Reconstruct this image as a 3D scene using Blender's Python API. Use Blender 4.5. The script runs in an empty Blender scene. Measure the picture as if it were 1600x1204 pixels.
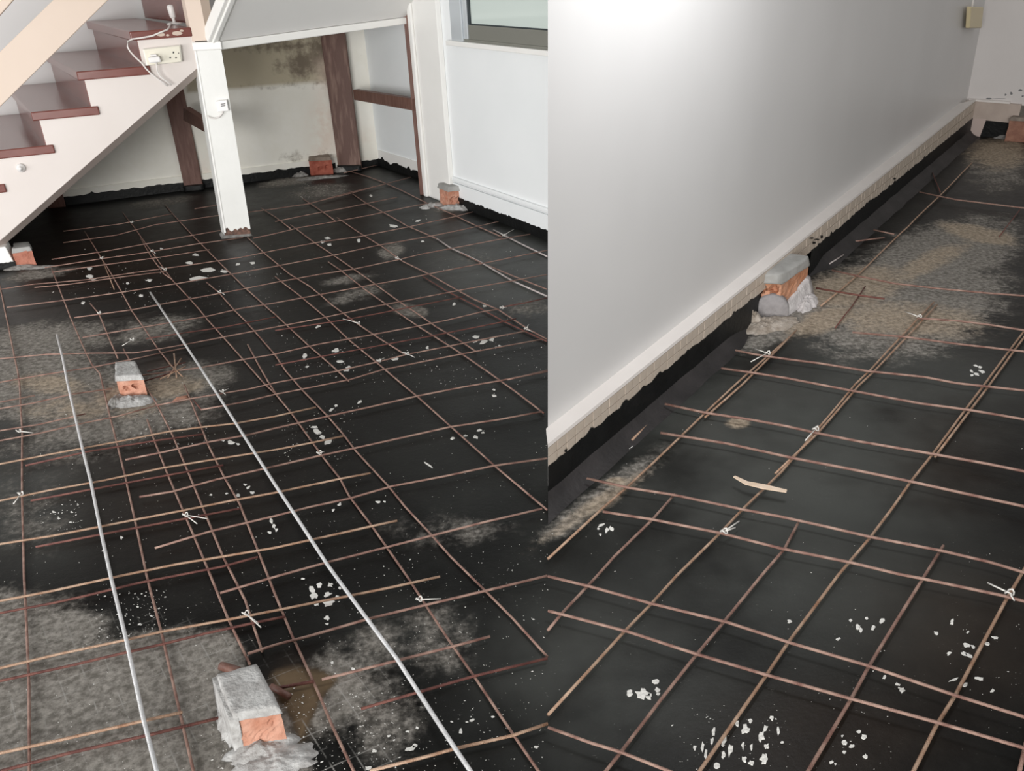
import bpy, bmesh, math, random
import numpy as np
from mathutils import Vector, Matrix, noise
random.seed(7); rng = np.random.default_rng(5)
SC = bpy.context.scene; COL = SC.collection

# ------------------------------------------------------------------ camera geometry (image 1600 x 1204)
f, hy, sl, H = 1350., -80., -.05, 1.5
p1 = np.array([0, hy-602, f]); p2 = np.array([1000., hy+sl*1000-602, f])
n_ = np.cross(p1, p2); n_ /= np.linalg.norm(n_)
if n_[1] > 0: n_ = -n_
fw_ = np.array([0, 0, 1.])-n_*n_[2]; fw_ /= np.linalg.norm(fw_)
r_ = np.cross(fw_, n_)
R = np.array([r_, fw_, n_]); C = np.array([0, 0, H])
def F(x, y, z=0.0):                      # the point of the horizontal plane z seen at a pixel of the photograph
    d = R @ np.array([x-800., y-602., f]); return C+d*((z-H)/d[2])
def V(x, y, a, b):                       # the point of the upright plane through floor points a, b
    u = b-a; nn = np.array([u[1], -u[0], 0]); d = R @ np.array([x-800., y-602., f]); return C+d*(nn@(a-C)/(nn@d))
def PX(p):
    c = (np.asarray(p, float)-C) @ R; return np.stack([800+f*c[..., 0]/c[..., 2], 602+f*c[..., 1]/c[..., 2]], -1)
cam = bpy.data.objects.new('camera', bpy.data.cameras.new('camera')); COL.objects.link(cam)
cam.data.sensor_width = 36; cam.data.lens = f/1600*36; cam.data.clip_start = .05
m = Matrix.Identity(4)
for j, ax in enumerate((R @ [1, 0, 0], R @ [0, -1, 0], R @ [0, 0, -1])):
    for i in range(3): m[i][j] = ax[i]
m.translation = C; cam.matrix_world = m; SC.camera = cam

# ------------------------------------------------------------------ world, lights, exposure
SC.view_settings.view_transform = 'Standard'; SC.view_settings.look = 'None'
SC.view_settings.gamma = 1; SC.view_settings.exposure = 0.0; SC.view_settings.use_curve_mapping = False
W = bpy.data.worlds.new('world'); SC.world = W; W.use_nodes = True
W.node_tree.nodes['Background'].inputs[0].default_value = (1, .985, .965, 1)
W.node_tree.nodes['Background'].inputs[1].default_value = .45
def area(name, loc, target, size, sy, power, col=(1, 1, 1)):
    l = bpy.data.lights.new(name, 'AREA'); l.shape = 'RECTANGLE'; l.size = size; l.size_y = sy; l.energy = power; l.color = col
    o = bpy.data.objects.new(name, l); COL.objects.link(o); o.location = loc
    o.rotation_euler = (Vector(target)-Vector(loc)).to_track_quat('-Z', 'Y').to_euler(); return o
area('rear_fill_light', (-1.8, -4.2, 1.3), (-1.1, 6, .6), 3.6, 2.2, 470, (1, .985, .96))  # unseen lamp behind the camera, added to light the walls facing it
area('side_fill_light', (-4.3, 1.6, .85), (-.4, 6, 1.0), 2.2, 1.6, 85, (.99, .99, 1))  # added low fill from the left to brighten soffit and right wall; no door there
area('wall_glare_fill_light', (.87, 2.36, 2.08), (.54, 2.80, 1.52),   .65, .3, 22, (.97, .98, 1))  # assumed lamp out of view, added close to the partition for its bright patch

# ------------------------------------------------------------------ materials
def mat(name, col, rough=.5, col2=None, nscale=8, bump=0, bscale=60, metal=0, spec=.5, lo=.35, hi=.7, detail=5, stretch=None):
    M = bpy.data.materials.new(name); M.use_nodes = True; nt = M.node_tree; b = nt.nodes['Principled BSDF']
    b.inputs['Base Color'].default_value = (*col, 1); b.inputs['Roughness'].default_value = rough
    b.inputs['Metallic'].default_value = metal; b.inputs['Specular IOR Level'].default_value = spec
    tc = nt.nodes.new('ShaderNodeTexCoord'); src = tc.outputs['Object']
    if stretch:
        mp = nt.nodes.new('ShaderNodeMapping'); mp.inputs['Scale'].default_value = stretch
        nt.links.new(src, mp.inputs[0]); src = mp.outputs[0]
    if col2:
        n = nt.nodes.new('ShaderNodeTexNoise'); n.inputs['Scale'].default_value = nscale; n.inputs['Detail'].default_value = detail
        nt.links.new(src, n.inputs['Vector'])
        r = nt.nodes.new('ShaderNodeValToRGB'); r.color_ramp.elements[0].position = lo; r.color_ramp.elements[1].position = hi
        r.color_ramp.elements[0].color = (*col, 1); r.color_ramp.elements[1].color = (*col2, 1)
        nt.links.new(n.outputs[0], r.inputs[0]); nt.links.new(r.outputs[0], b.inputs['Base Color'])
    if bump:
        n = nt.nodes.new('ShaderNodeTexNoise'); n.inputs['Scale'].default_value = bscale; n.inputs['Detail'].default_value = 6
        nt.links.new(src, n.inputs['Vector'])
        bp = nt.nodes.new('ShaderNodeBump'); bp.inputs['Strength'].default_value = bump; bp.inputs['Distance'].default_value = .01
        nt.links.new(n.outputs[0], bp.inputs['Height']); nt.links.new(bp.outputs[0], b.inputs['Normal'])
    return M
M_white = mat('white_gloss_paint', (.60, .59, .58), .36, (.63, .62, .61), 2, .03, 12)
M_whiter = mat('white_wall_paint', (.86, .885, .89), .5, (.90, .92, .925), 2, .03, 20)
M_trim = mat('white_trim_paint', (.86, .85, .82), .4, (.89, .88, .85), 5, .05, 30)
M_post = mat('white_post_paint', (.78, .78, .75), .45, (.83, .83, .80), 6, .08, 40)
M_soffit = mat('grey_soffit_paint', (.80, .79, .77), .6, (.83, .82, .80), 2)
M_peach = mat('peach_paint', (.70, .57, .47), .5, (.73, .60, .50), 3)
M_stringer = mat('stringer_paint', (.71, .645, .605), .45, (.74, .68, .64), 3, .04, 30)
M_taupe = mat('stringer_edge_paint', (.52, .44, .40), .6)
M_tread = mat('brown_tread_gloss', (.15, .042, .032), .2, (.20, .062, .048), 6, .02, 20, spec=.5)
M_timber = mat('brown_timber_paint', (.115, .048, .034), .55, (.18, .092, .07), 14, .15, 60, stretch=(4, 4, .6))
M_timberb = mat('timber_scuffed', (.11, .052, .038), .55, (.25, .155, .12), 10, .15, 60, stretch=(3, 3, .5), lo=.5, hi=.75)
M_bit = mat('black_bitumen', (.004, .0045, .0045), .5, (.009, .0095, .0095), 8, .3, 40, spec=.25)
M_fillet = mat('dark_cement_fillet', (.016, .0145, .0145), .6, (.034, .03, .03), 7, .25, 60, spec=.3)
M_mortar = mat('grey_mortar', (.20, .19, .18), .9, (.38, .37, .35), 28, .6, 90)
M_mortarw = mat('pale_mortar', (.30, .29, .28), .9, (.52, .52, .51), 30, .6, 90)
M_mortarcap = mat('smooth_mortar_cap', (.27, .265, .25), .75, (.38, .375, .36), 9, .25, 50)
M_brick = mat('orange_brick', (.43, .185, .115), .85, (.56, .31, .225), 22, .5, 80)
M_brickd = mat('dark_red_brick', (.28, .065, .04), .85, (.42, .13, .085), 22, .5, 80)
M_hole = mat('brick_hole', (.03, .015, .01), .9)
M_rust = mat('rusty_bar', (.17, .075, .058), .6, (.42, .28, .225), 26, .4, 300, metal=.15, lo=.3, hi=.7)
M_rustb = mat('bright_rusty_bar', (.30, .16, .095), .5, (.52, .37, .27), 26, .4, 300, metal=.25, lo=.3, hi=.7)
M_rustd = mat('dark_red_bar', (.10, .030, .024), .65, (.21, .085, .065), 26, .4, 300, metal=.1)
M_pale = mat('pale_grey_bar', (.42, .36, .34), .45, (.62, .57, .55), 30, .3, 300, metal=.3)
M_galv = mat('galvanised_rod', (.62, .63, .64), .35, (.80, .80, .80), 40, .3, 300, metal=.35)
M_wire = mat('white_tie_wire', (.72, .70, .66), .4, metal=.2)
M_flake_glint = mat('white_flake_and_glint', (.74, .73, .69), .7, (.86, .85, .81), 40, .4, 120)  # also colours the glint shapes on the right floor
M_plastic = mat('white_plastic', (.82, .80, .72), .3)
M_plasticw = mat('bright_white_plastic', (.88, .86, .84), .3)
M_beigep = mat('beige_plastic', (.66, .56, .35), .4)
M_cable = mat('white_cable', (.78, .74, .71), .45)
M_dark = mat('dark_slot', (.03, .03, .03), .6)
M_alu = mat('pale_aluminium', (.62, .66, .69), .35, metal=.3)
M_alug = mat('grey_brown_aluminium', (.25, .25, .22), .4, metal=.3)
M_gasket = mat('black_gasket', (.03, .04, .045), .5)
M_ceil = mat('ceiling_paint', (.75, .75, .74), .8)
M_straw = mat('pale_wood', (.62, .47, .34), .7, (.72, .58, .46), 30)
M_tile = mat('beige_skirting_tile', (.50, .425, .35), .45, (.56, .485, .41), 12, .05, 40)
M_joint = mat('skirting_joint', (.56, .48, .41), .8)
M_ledge = mat('skirting_ledge_paint', (.66, .62, .59), .4, (.70, .66, .63), 6)
M_glass = bpy.data.materials.new('window_glass'); M_glass.use_nodes = True
_b = M_glass.node_tree.nodes['Principled BSDF']; _b.inputs['Base Color'].default_value = (.62, .70, .66, 1)
_b.inputs['Roughness'].default_value = .08; _b.inputs['Specular IOR Level'].default_value = .6

# ------------------------------------------------------------------ helpers
def mk(name, verts, faces, material, parent=None, smooth=False, origin=None):
    v = np.asarray(verts, float)
    if origin is None: origin = np.array([v[:, 0].mean(), v[:, 1].mean(), v[:, 2].min()])
    me = bpy.data.meshes.new(name); me.from_pydata([tuple(q) for q in (v-origin)], [], [tuple(q) for q in faces])
    bm = bmesh.new(); bm.from_mesh(me); bmesh.ops.recalc_face_normals(bm, faces=bm.faces); bm.to_mesh(me); bm.free()
    if smooth: me.polygons.foreach_set('use_smooth', [True]*len(me.polygons))
    me.materials.append(material); o = bpy.data.objects.new(name, me); COL.objects.link(o)
    o.location = origin
    if parent is not None:
        o.parent = parent; o.location = Vector(origin)-WO(parent)
    return o
def WO(o):
    p = Vector(o.location)
    while o.parent: o = o.parent; p += o.location
    return p
def empty(name, loc, label, cat, group=None):
    o = bpy.data.objects.new(name, None); COL.objects.link(o); o.location = loc; o.empty_display_size = .05
    return tag(o, label, cat, group)
def tag(o, label, cat, group=None):
    o['label'] = label; o['category'] = cat
    if group: o['group'] = group
    return o
def struct(o): o['kind'] = 'structure'; return o
def bev(o, w=.004, seg=2):
    md = o.modifiers.new('bevel', 'BEVEL'); md.width = w; md.segments = seg; md.limit_method = 'ANGLE'; return o
def hexa(name, bot, top, material, parent=None, bevel=0):
    v = list(bot)+list(top); k = len(bot)
    fs = [tuple(range(k))[::-1], tuple(range(k, 2*k))]+[(i, (i+1) % k, k+(i+1) % k, k+i) for i in range(k)]
    o = mk(name, v, fs, material, parent)
    if bevel: bev(o, bevel)
    return o
def up(q, z): q = np.array(q, float); q = q.copy(); q[2] += z; return q
def setz(q, z): q = np.array(q, float).copy(); q[2] = z; return q
def unit(v): return v/np.linalg.norm(v)
Z = np.array([0, 0, 1.])
def obox(name, o, du, dv, dz, material, parent=None, bevel=0):      # box from corner o along du, dv, height dz
    o = np.asarray(o, float); b = [o, o+du, o+du+dv, o+dv]
    return hexa(name, b, [q+Z*dz for q in b], material, parent, bevel)
def extrude(name, poly, d, material, parent=None, bevel=0):
    return hexa(name, poly, [np.asarray(q)+d for q in poly], material, parent, bevel)
def tube(name, pts, r, material, parent=None, sides=6, jit=0, sub=None, smooth=True):
    P = [np.asarray(q, float) for q in pts]
    if sub:
        Q = [P[0]]
        for a, b in zip(P[:-1], P[1:]):
            k = max(1, int(np.linalg.norm(b-a)/sub))
            for i in range(1, k+1):
                q = a+(b-a)*i/k
                if jit: q = q+np.array([random.gauss(0, jit), random.gauss(0, jit), abs(random.gauss(0, jit))*.5])
                Q.append(q)
        P = Q
    vs, fs = [], []
    for i, q in enumerate(P):
        t = unit(P[min(i+1, len(P)-1)]-P[max(i-1, 0)]); a = Z if abs(t[2]) < .9 else np.array([1., 0, 0])
        s = unit(np.cross(t, a)); w = np.cross(s, t)
        for k in range(sides):
            an = 2*math.pi*k/sides; vs.append(q+r*(math.cos(an)*s+math.sin(an)*w))
    for i in range(len(P)-1):
        for k in range(sides):
            fs.append((i*sides+k, i*sides+(k+1) % sides, (i+1)*sides+(k+1) % sides, (i+1)*sides+k))
    fs += [tuple(range(sides)), tuple(range((len(P)-1)*sides, len(P)*sides))]
    return mk(name, vs, fs, material, parent, smooth)
def rough(name, bot, top, material, parent=None, n=7, amp=.004, freq=14, pits=(), smooth=True, round_=.0, seed=0):
    # a subdivided block between two quads, its skin made uneven; pits = (face, u, v, radius, depth)
    bot = [np.asarray(q, float) for q in bot]; top = [np.asarray(q, float) for q in top]
    def tri(a, b, c):
        lo = (bot[0]*(1-a)+bot[1]*a)*(1-b)+(bot[3]*(1-a)+bot[2]*a)*b
        hi = (top[0]*(1-a)+top[1]*a)*(1-b)+(top[3]*(1-a)+top[2]*a)*b
        return lo*(1-c)+hi*c
    idx, vs, fs = {}, [], []
    cen = sum(bot+top)/8
    def vid(i, j, k):
        if (i, j, k) not in idx:
            a, b, c = i/n, j/n, k/n
            if round_:
                e = [min(t, 1-t) for t in (a, b, c)]
                near = sorted(e)[1]
                q = tri(a, b, c); q = q+(cen-q)*round_*max(0, 1-near*6)
            else: q = tri(a, b, c)
            for (fc, u, w, rad, dep) in pits:
                ax, side = fc
                if (i, j, k)[ax] == (n if side else 0):
                    uv = [t for t_, t in enumerate((a, b, c)) if t_ != ax]
                    if (uv[0]-u)**2+(uv[1]-w)**2 < rad*rad: q = q+unit(cen-q)*dep
            nz = noise.noise(Vector(q*freq)+Vector((seed, 0, 0)))+.6*noise.noise(Vector(q*freq*3)+Vector((0, seed, 0)))
            q = q+unit(q-cen)*nz*amp
            idx[(i, j, k)] = len(vs); vs.append(q)
        return idx[(i, j, k)]
    for a in range(n):
        for b in range(n):
            for side in (0, n):
                fs.append((vid(a, b, side), vid(a+1, b, side), vid(a+1, b+1, side), vid(a, b+1, side)))
                fs.append((vid(a, side, b), vid(a+1, side, b), vid(a+1, side, b+1), vid(a, side, b+1)))
                fs.append((vid(side, a, b), vid(side, a+1, b), vid(side, a+1, b+1), vid(side, a, b+1)))
    return mk(name, vs, fs, material, parent, smooth)
def mound(name, cx, rx, ry, ang, h, material, parent=None, hole=None, n=48, rings=12, seed=1):
    # a ragged low heap of mortar around a point of the floor
    vs, fs = [], []
    ca, sa = math.cos(ang), math.sin(ang)
    for k in range(rings+1):
        t = k/rings
        for i in range(n):
            a = 2*math.pi*i/n
            w = 1+.28*noise.noise(Vector((math.cos(a)*2.2+seed, math.sin(a)*2.2, seed)))+.17*noise.noise(Vector((math.cos(a)*6, math.sin(a)*6, seed)))+.10*noise.noise(Vector((math.cos(a)*17, math.sin(a)*17, seed)))
            x, y = rx*t*w*math.cos(a), ry*t*w*math.sin(a)
            z = h*(1-t**2.2)*(1+.45*noise.noise(Vector((x*40, y*40, seed)))+.35*noise.noise(Vector((x*110, y*110, seed))))+.001
            vs.append(np.array([cx[0]+ca*x-sa*y, cx[1]+sa*x+ca*y, max(z, .0006)]))
    for k in range(rings):
        for i in range(n):
            fs.append((k*n+i, k*n+(i+1) % n, (k+1)*n+(i+1) % n, (k+1)*n+i))
    return mk(name, vs, fs, material, parent, True)
def jag_strip(name, a, b, z0, zt, thick, nrm, material, parent=None, step=.012, amp=.008, drop=0):
    # a painted-on coat with a ragged top edge, standing proud of the wall by `thick`
    L = np.linalg.norm(b-a); k = max(4, int(L/step)); vs, fs = [], []
    for i in range(k+1):
        q = a+(b-a)*i/k; t = i/k
        top = (zt(t) if callable(zt) else zt)+amp*noise.noise(Vector((i*.35, z0, L)))*1.3+random.uniform(-.5, .5)*amp
        if random.random() < .06: top += random.uniform(.3, 1.6)*amp
        for off in (0, thick):
            vs.append(setz(q+nrm*off, z0)); vs.append(setz(q+nrm*off, top))
    for i in range(k):
        o = 4*i
        fs += [(o, o+1, o+5, o+4), (o+2, o+6, o+7, o+3), (o+1, o+3, o+7, o+5), (o, o+4, o+6, o+2)]
    fs += [(0, 2, 3, 1), (4*k, 4*k+1, 4*k+3, 4*k+2)]
    return mk(name, vs, fs, material, parent)
def pip(x, y, poly):
    ins = np.zeros(x.shape, bool); k = len(poly)
    for i in range(k):
        (x1, y1), (x2, y2) = poly[i], poly[(i+1) % k]
        c = (y1 > y) != (y2 > y)
        with np.errstate(divide='ignore', invalid='ignore'):
            ins ^= c & (x < (x2-x1)*(y-y1)/(y2-y1+1e-12)+x1)
    return ins
def pdist(x, y, poly):
    d = np.full(x.shape, 1e9); k = len(poly)
    for i in range(k):
        (x1, y1), (x2, y2) = poly[i], poly[(i+1) % k]; dx, dy = x2-x1, y2-y1
        t = np.clip(((x-x1)*dx+(y-y1)*dy)/(dx*dx+dy*dy+1e-9), 0, 1)
        d = np.minimum(d, np.hypot(x-x1-t*dx, y-y1-t*dy))
    return d
def soft(x, y, poly, w):
    d = pdist(x, y, poly); s = np.where(pip(x, y, poly), d, -d); return np.clip(.5+s/(2*w), 0, 1)
def add_attr(o, name, vals):
    a = o.data.attributes.new(name, 'FLOAT', 'POINT'); a.data.foreach_set('value', np.asarray(vals, np.float32))
#@@STRUCTURE
# ------------------------------------------------------------------ floor
def axis(a, b, fine0, fine1, h, coarse=.25):
    return np.unique(np.round(np.concatenate([np.arange(a, fine0, coarse), np.arange(fine0, fine1, h), np.arange(fine1, b+coarse, coarse)]), 4))
gx = axis(-7, 7.5, -3.6, 4.6, .016); gy1 = np.arange(.9, 3.2, .011); gy2 = np.arange(3.2, 7.6, .02)
gy = np.concatenate([np.arange(-3, .9, .3), gy1, gy2, np.arange(7.6, 9, .3)])
nx, ny = len(gx), len(gy)
XX, YY = np.meshgrid(gx, gy); co = np.stack([XX.ravel(), YY.ravel(), np.zeros(nx*ny)], 1)
me = bpy.data.meshes.new('floor')
q = (np.arange(ny-1)[:, None]*nx+np.arange(nx-1)[None, :]).ravel()
quads = np.stack([q, q+1, q+nx+1, q+nx], 1)
me.vertices.add(len(co)); me.vertices.foreach_set('co', co.ravel())
me.loops.add(quads.size); me.loops.foreach_set('vertex_index', quads.ravel().astype(np.int32))
me.polygons.add(len(quads)); me.polygons.foreach_set('loop_start', np.arange(0, quads.size, 4, dtype=np.int32))
me.update(calc_edges=True); me.validate()
floor = bpy.data.objects.new('floor', me); COL.objects.link(floor); struct(floor)
okv = co[:, 1] > .6
P = np.full((len(co), 2), -9999.); P[okv] = PX(co[okv]); px, py = P[:, 0], P[:, 1]
LEFT = px < 856
def blob(lst):
    out = np.zeros(len(co))
    for (cx, cy, rx, ry, an, w) in lst:
        a = math.radians(an); dx, dy = px-cx, py-cy
        u = (dx*math.cos(a)+dy*math.sin(a))/rx; v = (-dx*math.sin(a)+dy*math.cos(a))/ry
        out = np.maximum(out, w*np.exp(-(u*u+v*v)**1.3))
    return out
grey = blob([(70, 530, 120, 28, -4, .75), (240, 515, 80, 22, -8, .55), (50, 570, 110, 45, 0, .9), (190, 645, 140, 45, -8, 1.0), (80, 610, 140, 50, 0, .95),
             (290, 595, 70, 28, -8, .9), (290, 425, 1, 1, 0, 0), (640, 485, 26, 10, 10, 1.0), (560, 460, 60, 12, -15, .45), (612, 392, 22, 14, -20, .75), (545, 436, 50, 8, -10, .5),
             (250, 316, 60, 8, -8, .5), (500, 300, 60, 14, -5, .5), (450, 284, 50, 7, -8, .7), (60, 428, 60, 9, -8, .6), (30, 960, 90, 40, 0, .65), (520, 1080, 60, 70, 10, .75), (590, 1010, 60, 40, -20, .5),
             (680, 1000, 70, 60, 0, .42), (600, 1120, 70, 70, 0, .5), (700, 830, 120, 30, 0, .3), (720, 310, 10, 5, 0, .9), (700, 322, 32, 9, 0, .8), (80, 700, 120, 40, 0, .35), (40, 800, 80, 80, 0, .3),
             (830, 480, 50, 16, -10, .4), (740, 400, 60, 20, 10, .25), (1420, 470, 150, 80, -12, 1.0), (1470, 400, 130, 50, -15, .95), (1330, 470, 90, 50, -15, 1.0), (960, 760, 110, 22, -35, .45), (1560, 265, 60, 40, 0, .5), (890, 815, 60, 20, -30, .5),
             (1400, 540, 100, 20, 5, .5), (1230, 500, 60, 30, -20, .8), (1180, 535, 40, 16, -20, .6)])
grey = np.maximum(grey, .95*soft(px, py, [(-300, 1010), (190, 1000), (255, 990), (352, 985), (372, 1020), (385, 1060), (450, 1110), (480, 1204), (500, 1400), (-300, 1400)], 22))
grey = np.maximum(grey, .62*soft(px, py, [(-60, 905), (60, 930), (130, 940), (200, 1005), (190, 1040), (-60, 1060)], 30))
beige = blob([(1330, 450, 90, 30, -10, .9), (1420, 500, 130, 30, 3, .7), (1530, 365, 60, 12, 12, 1.0), (1560, 240, 50, 25, 0, .8), (1450, 410, 80, 16, -25, .7), (1290, 500, 60, 18, -20, .9), (1152, 661, 18, 8, 0, .9),
              (960, 752, 16, 6, -10, 1.0), (930, 790, 110, 14, -33, .5), (75, 600, 60, 18, 5, .7), (270, 605, 60, 18, -6, .65), (500, 290, 1, 1, 0, 0), (110, 640, 80, 20, 0, .5), (200, 625, 60, 30, 0, .6)])
brown = blob([(460, 1085, 45, 60, 10, 1.0), (265, 575, 26, 22, 0, 1.0), (240, 600, 20, 40, 0, .8), (1500, 1000, 160, 120, 0, .55), (1300, 1150, 200, 90, 0, .5), (150, 395, 220, 60, 0, .4), (1480, 720, 90, 90, 0, .35), (250, 760, 160, 120, 0, .3), (270, 625, 25, 8, 0, .7)])
grid = np.clip(soft(px, py, [(-300, 985), (190, 985), (360, 985), (390, 1060), (560, 1030), (620, 1110), (560, 1400), (-300, 1400)], 40)+blob([(1440, 450, 120, 90, -15, .9)]), 0, 1)
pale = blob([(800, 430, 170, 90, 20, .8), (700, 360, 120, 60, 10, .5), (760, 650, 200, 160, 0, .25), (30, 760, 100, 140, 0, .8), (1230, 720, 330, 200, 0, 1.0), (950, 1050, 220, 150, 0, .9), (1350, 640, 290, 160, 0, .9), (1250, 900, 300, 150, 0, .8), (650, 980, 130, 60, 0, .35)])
mud = soft(px, py, [(428, 1050), (462, 1043), (500, 1047), (532, 1058), (502, 1092), (484, 1125), (470, 1168), (455, 1120), (436, 1090)], 7)
grey = grey*(1-mud)
for nm, v in (('mud', mud), ('grey', grey), ('beige', beige), ('brown', brown), ('grid', grid), ('pale', pale)): add_attr(floor, nm, v)
M = bpy.data.materials.new('bitumen_floor'); M.use_nodes = True; nt = M.node_tree; b = nt.nodes['Principled BSDF']; N = nt.nodes.new; Lk = nt.links.new
tc = N('ShaderNodeTexCoord').outputs['Object']
def ntex(s, d=6, rough=.6, mp=None):
    n = N('ShaderNodeTexNoise'); n.inputs['Scale'].default_value = s; n.inputs['Detail'].default_value = d; n.inputs['Roughness'].default_value = rough
    src = tc
    if mp: q = N('ShaderNodeMapping'); q.inputs['Scale'].default_value = mp[0]; q.inputs['Rotation'].default_value = (0, 0, mp[1]); Lk(tc, q.inputs[0]); src = q.outputs[0]
    Lk(src, n.inputs['Vector']); return n.outputs[0]
def att(n): a = N('ShaderNodeAttribute'); a.attribute_name = n; return a.outputs['Fac']
def ma(op, a, b_=None, c=None, clamp=False):
    n = N('ShaderNodeMath'); n.operation = op; n.use_clamp = clamp
    for i, v in enumerate((a, b_, c)):
        if v is None: continue
        if isinstance(v, (int, float)): n.inputs[i].default_value = v
        else: Lk(v, n.inputs[i])
    return n.outputs[0]
def mixc(fac, a, b_):
    n = N('ShaderNodeMix'); n.data_type = 'RGBA'
    for sock, v in ((n.inputs['Factor'], fac), (n.inputs[6], a), (n.inputs[7], b_)):
        if isinstance(v, tuple): sock.default_value = (*v, 1)
        elif isinstance(v, (int, float)): sock.default_value = v
        else: Lk(v, sock)
    return n.outputs[2]
def sstep(x, lo, hi):
    n = N('ShaderNodeMapRange'); n.interpolation_type = 'SMOOTHSTEP'; n.inputs[1].default_value = lo; n.inputs[2].default_value = hi; Lk(x, n.inputs[0]); return n.outputs[0]
big = ntex(1.6, 4); mid = ntex(9, 8, .68); fine = ntex(48, 6, .7); grain = ntex(160, 4, .7)
base = mixc(sstep(mid, .35, .7), (.0025, .0026, .0023), (.0075, .0078, .007))
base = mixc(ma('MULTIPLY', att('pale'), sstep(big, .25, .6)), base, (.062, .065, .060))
base = mixc(ma('MULTIPLY', att('brown'), ma('MULTIPLY_ADD', mid, .6, .2)), base, (.045, .026, .015))
base = mixc(ma('MULTIPLY', att('mud'), ma('MULTIPLY_ADD', mid, .8, .35), clamp=True), base, (.20, .14, .082))
def dust(a, k=1.0, w=.2):
    nz = ma('ADD', ma('MULTIPLY', mid, .75), ma('MULTIPLY', fine, .35))
    return ma('MULTIPLY', sstep(ma('ADD', ma('MULTIPLY', att(a), k), ma('MULTIPLY_ADD', nz, 1.7, -1.02)), .0, w+.36), sstep(att(a), .02, .35))
gd = dust('grey', 1.0, .2); bd = dust('beige', 1.0, .25)
gcol = mixc(sstep(fine, .35, .7), (.15, .138, .12), (.38, .355, .32))
bcol = mixc(sstep(fine, .35, .7), (.25, .20, .145), (.50, .41, .31))
c1 = mixc(ma('MULTIPLY', gd, .85), base, gcol); c1 = mixc(ma('MULTIPLY', bd, .8), c1, bcol)
# pale joint lines of the old mosaic floor showing through the coating
def lines(ang, period, w):
    mp = N('ShaderNodeMapping'); mp.inputs['Rotation'].default_value = (0, 0, ang); Lk(tc, mp.inputs[0])
    sx = N('ShaderNodeSeparateXYZ'); Lk(mp.outputs[0], sx.inputs[0])
    fr = ma('FRACT', ma('DIVIDE', ma('ADD', sx.outputs[0], ma('MULTIPLY', big, .01)), period))
    return sstep(ma('ABSOLUTE', ma('SUBTRACT', fr, .5)), .5-w, .5)
gl = ma('MAXIMUM', lines(math.radians(-34+0), .052, .05), lines(math.radians(62), .052, .05))
gl = ma('MULTIPLY', ma('MULTIPLY', gl, att('grid')), sstep(mid, .45, .6))
c1 = mixc(ma('MULTIPLY', gl, .7), c1, (.34, .33, .31))
# fine pale scuffs scattered over the whole coat
sc1 = ma('MULTIPLY', sstep(ntex(70, 3, .6, ((1, 6, 1), .6)), .66, .72), sstep(mid, .5, .62))
sp = sstep(grain, .70, .76)
c1 = mixc(ma('MULTIPLY', ma('MAXIMUM', sc1, ma('MULTIPLY', sp, sstep(mid, .5, .66))), .5), c1, (.36, .355, .33))
Lk(c1, b.inputs['Base Color'])
ro = ma('ADD', ma('MULTIPLY_ADD', mid, .3, .24), ma('MULTIPLY', ma('MAXIMUM', gd, bd), .4), clamp=True); Lk(ro, b.inputs['Roughness'])
b.inputs['Specular IOR Level'].default_value = .14
bp = N('ShaderNodeBump'); bp.inputs['Strength'].default_value = .25; bp.inputs['Distance'].default_value = .006
Lk(ma('ADD', ma('MULTIPLY', fine, .6), mid), bp.inputs['Height']); Lk(bp.outputs[0], b.inputs['Normal'])
me.materials.append(M)

# ------------------------------------------------------------------ walls of the left room
wbA, wbB = F(105, 320), F(529, 266); uB = unit(wbB-wbA); nB = np.array([uB[1], -uB[0], 0])      # nB faces the room
CR = setz(V(590, 236, wbA, wbB), 0)
uF = unit(F(660, 305)-F(548, 265))                                                             # along the timber frame, towards the camera
wrA, wrB = F(735, 328), F(856, 374); uR = unit(wrB-wrA); nR = np.array([uR[1], -uR[0], 0])
if nR[0] > 0: nR = -nR
WH = 2.6
def gridwall(name, a, b_, h, n, thick, material, hstep=.03):
    L = np.linalg.norm(b_-a); ku, kz = int(L/hstep), int(h/hstep); vs = []; fs = []
    for j in range(kz+1):
        for i in range(ku+1): vs.append(a+(b_-a)*i/ku+Z*(h*j/kz))
    for j in range(kz):
        for i in range(ku):
            q = j*(ku+1)+i; fs.append((q, q+1, q+ku+2, q+ku+1))
    o = len(vs); vs += [a-n*thick, b_-n*thick, b_-n*thick+Z*h, a-n*thick+Z*h]
    fs += [(o, o+1, o+2, o+3), (0, o, o+3, kz*(ku+1)), (ku, o+1, o+2, kz*(ku+1)+ku)]
    fs += [tuple(list(range(0, ku+1))+[o+1, o]), tuple(list(range(kz*(ku+1), (kz+1)*(ku+1)))+[o+2, o+3])]
    ob = mk(name, vs, fs, material, None, origin=np.zeros(3)); return ob, np.array(vs)
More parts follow.
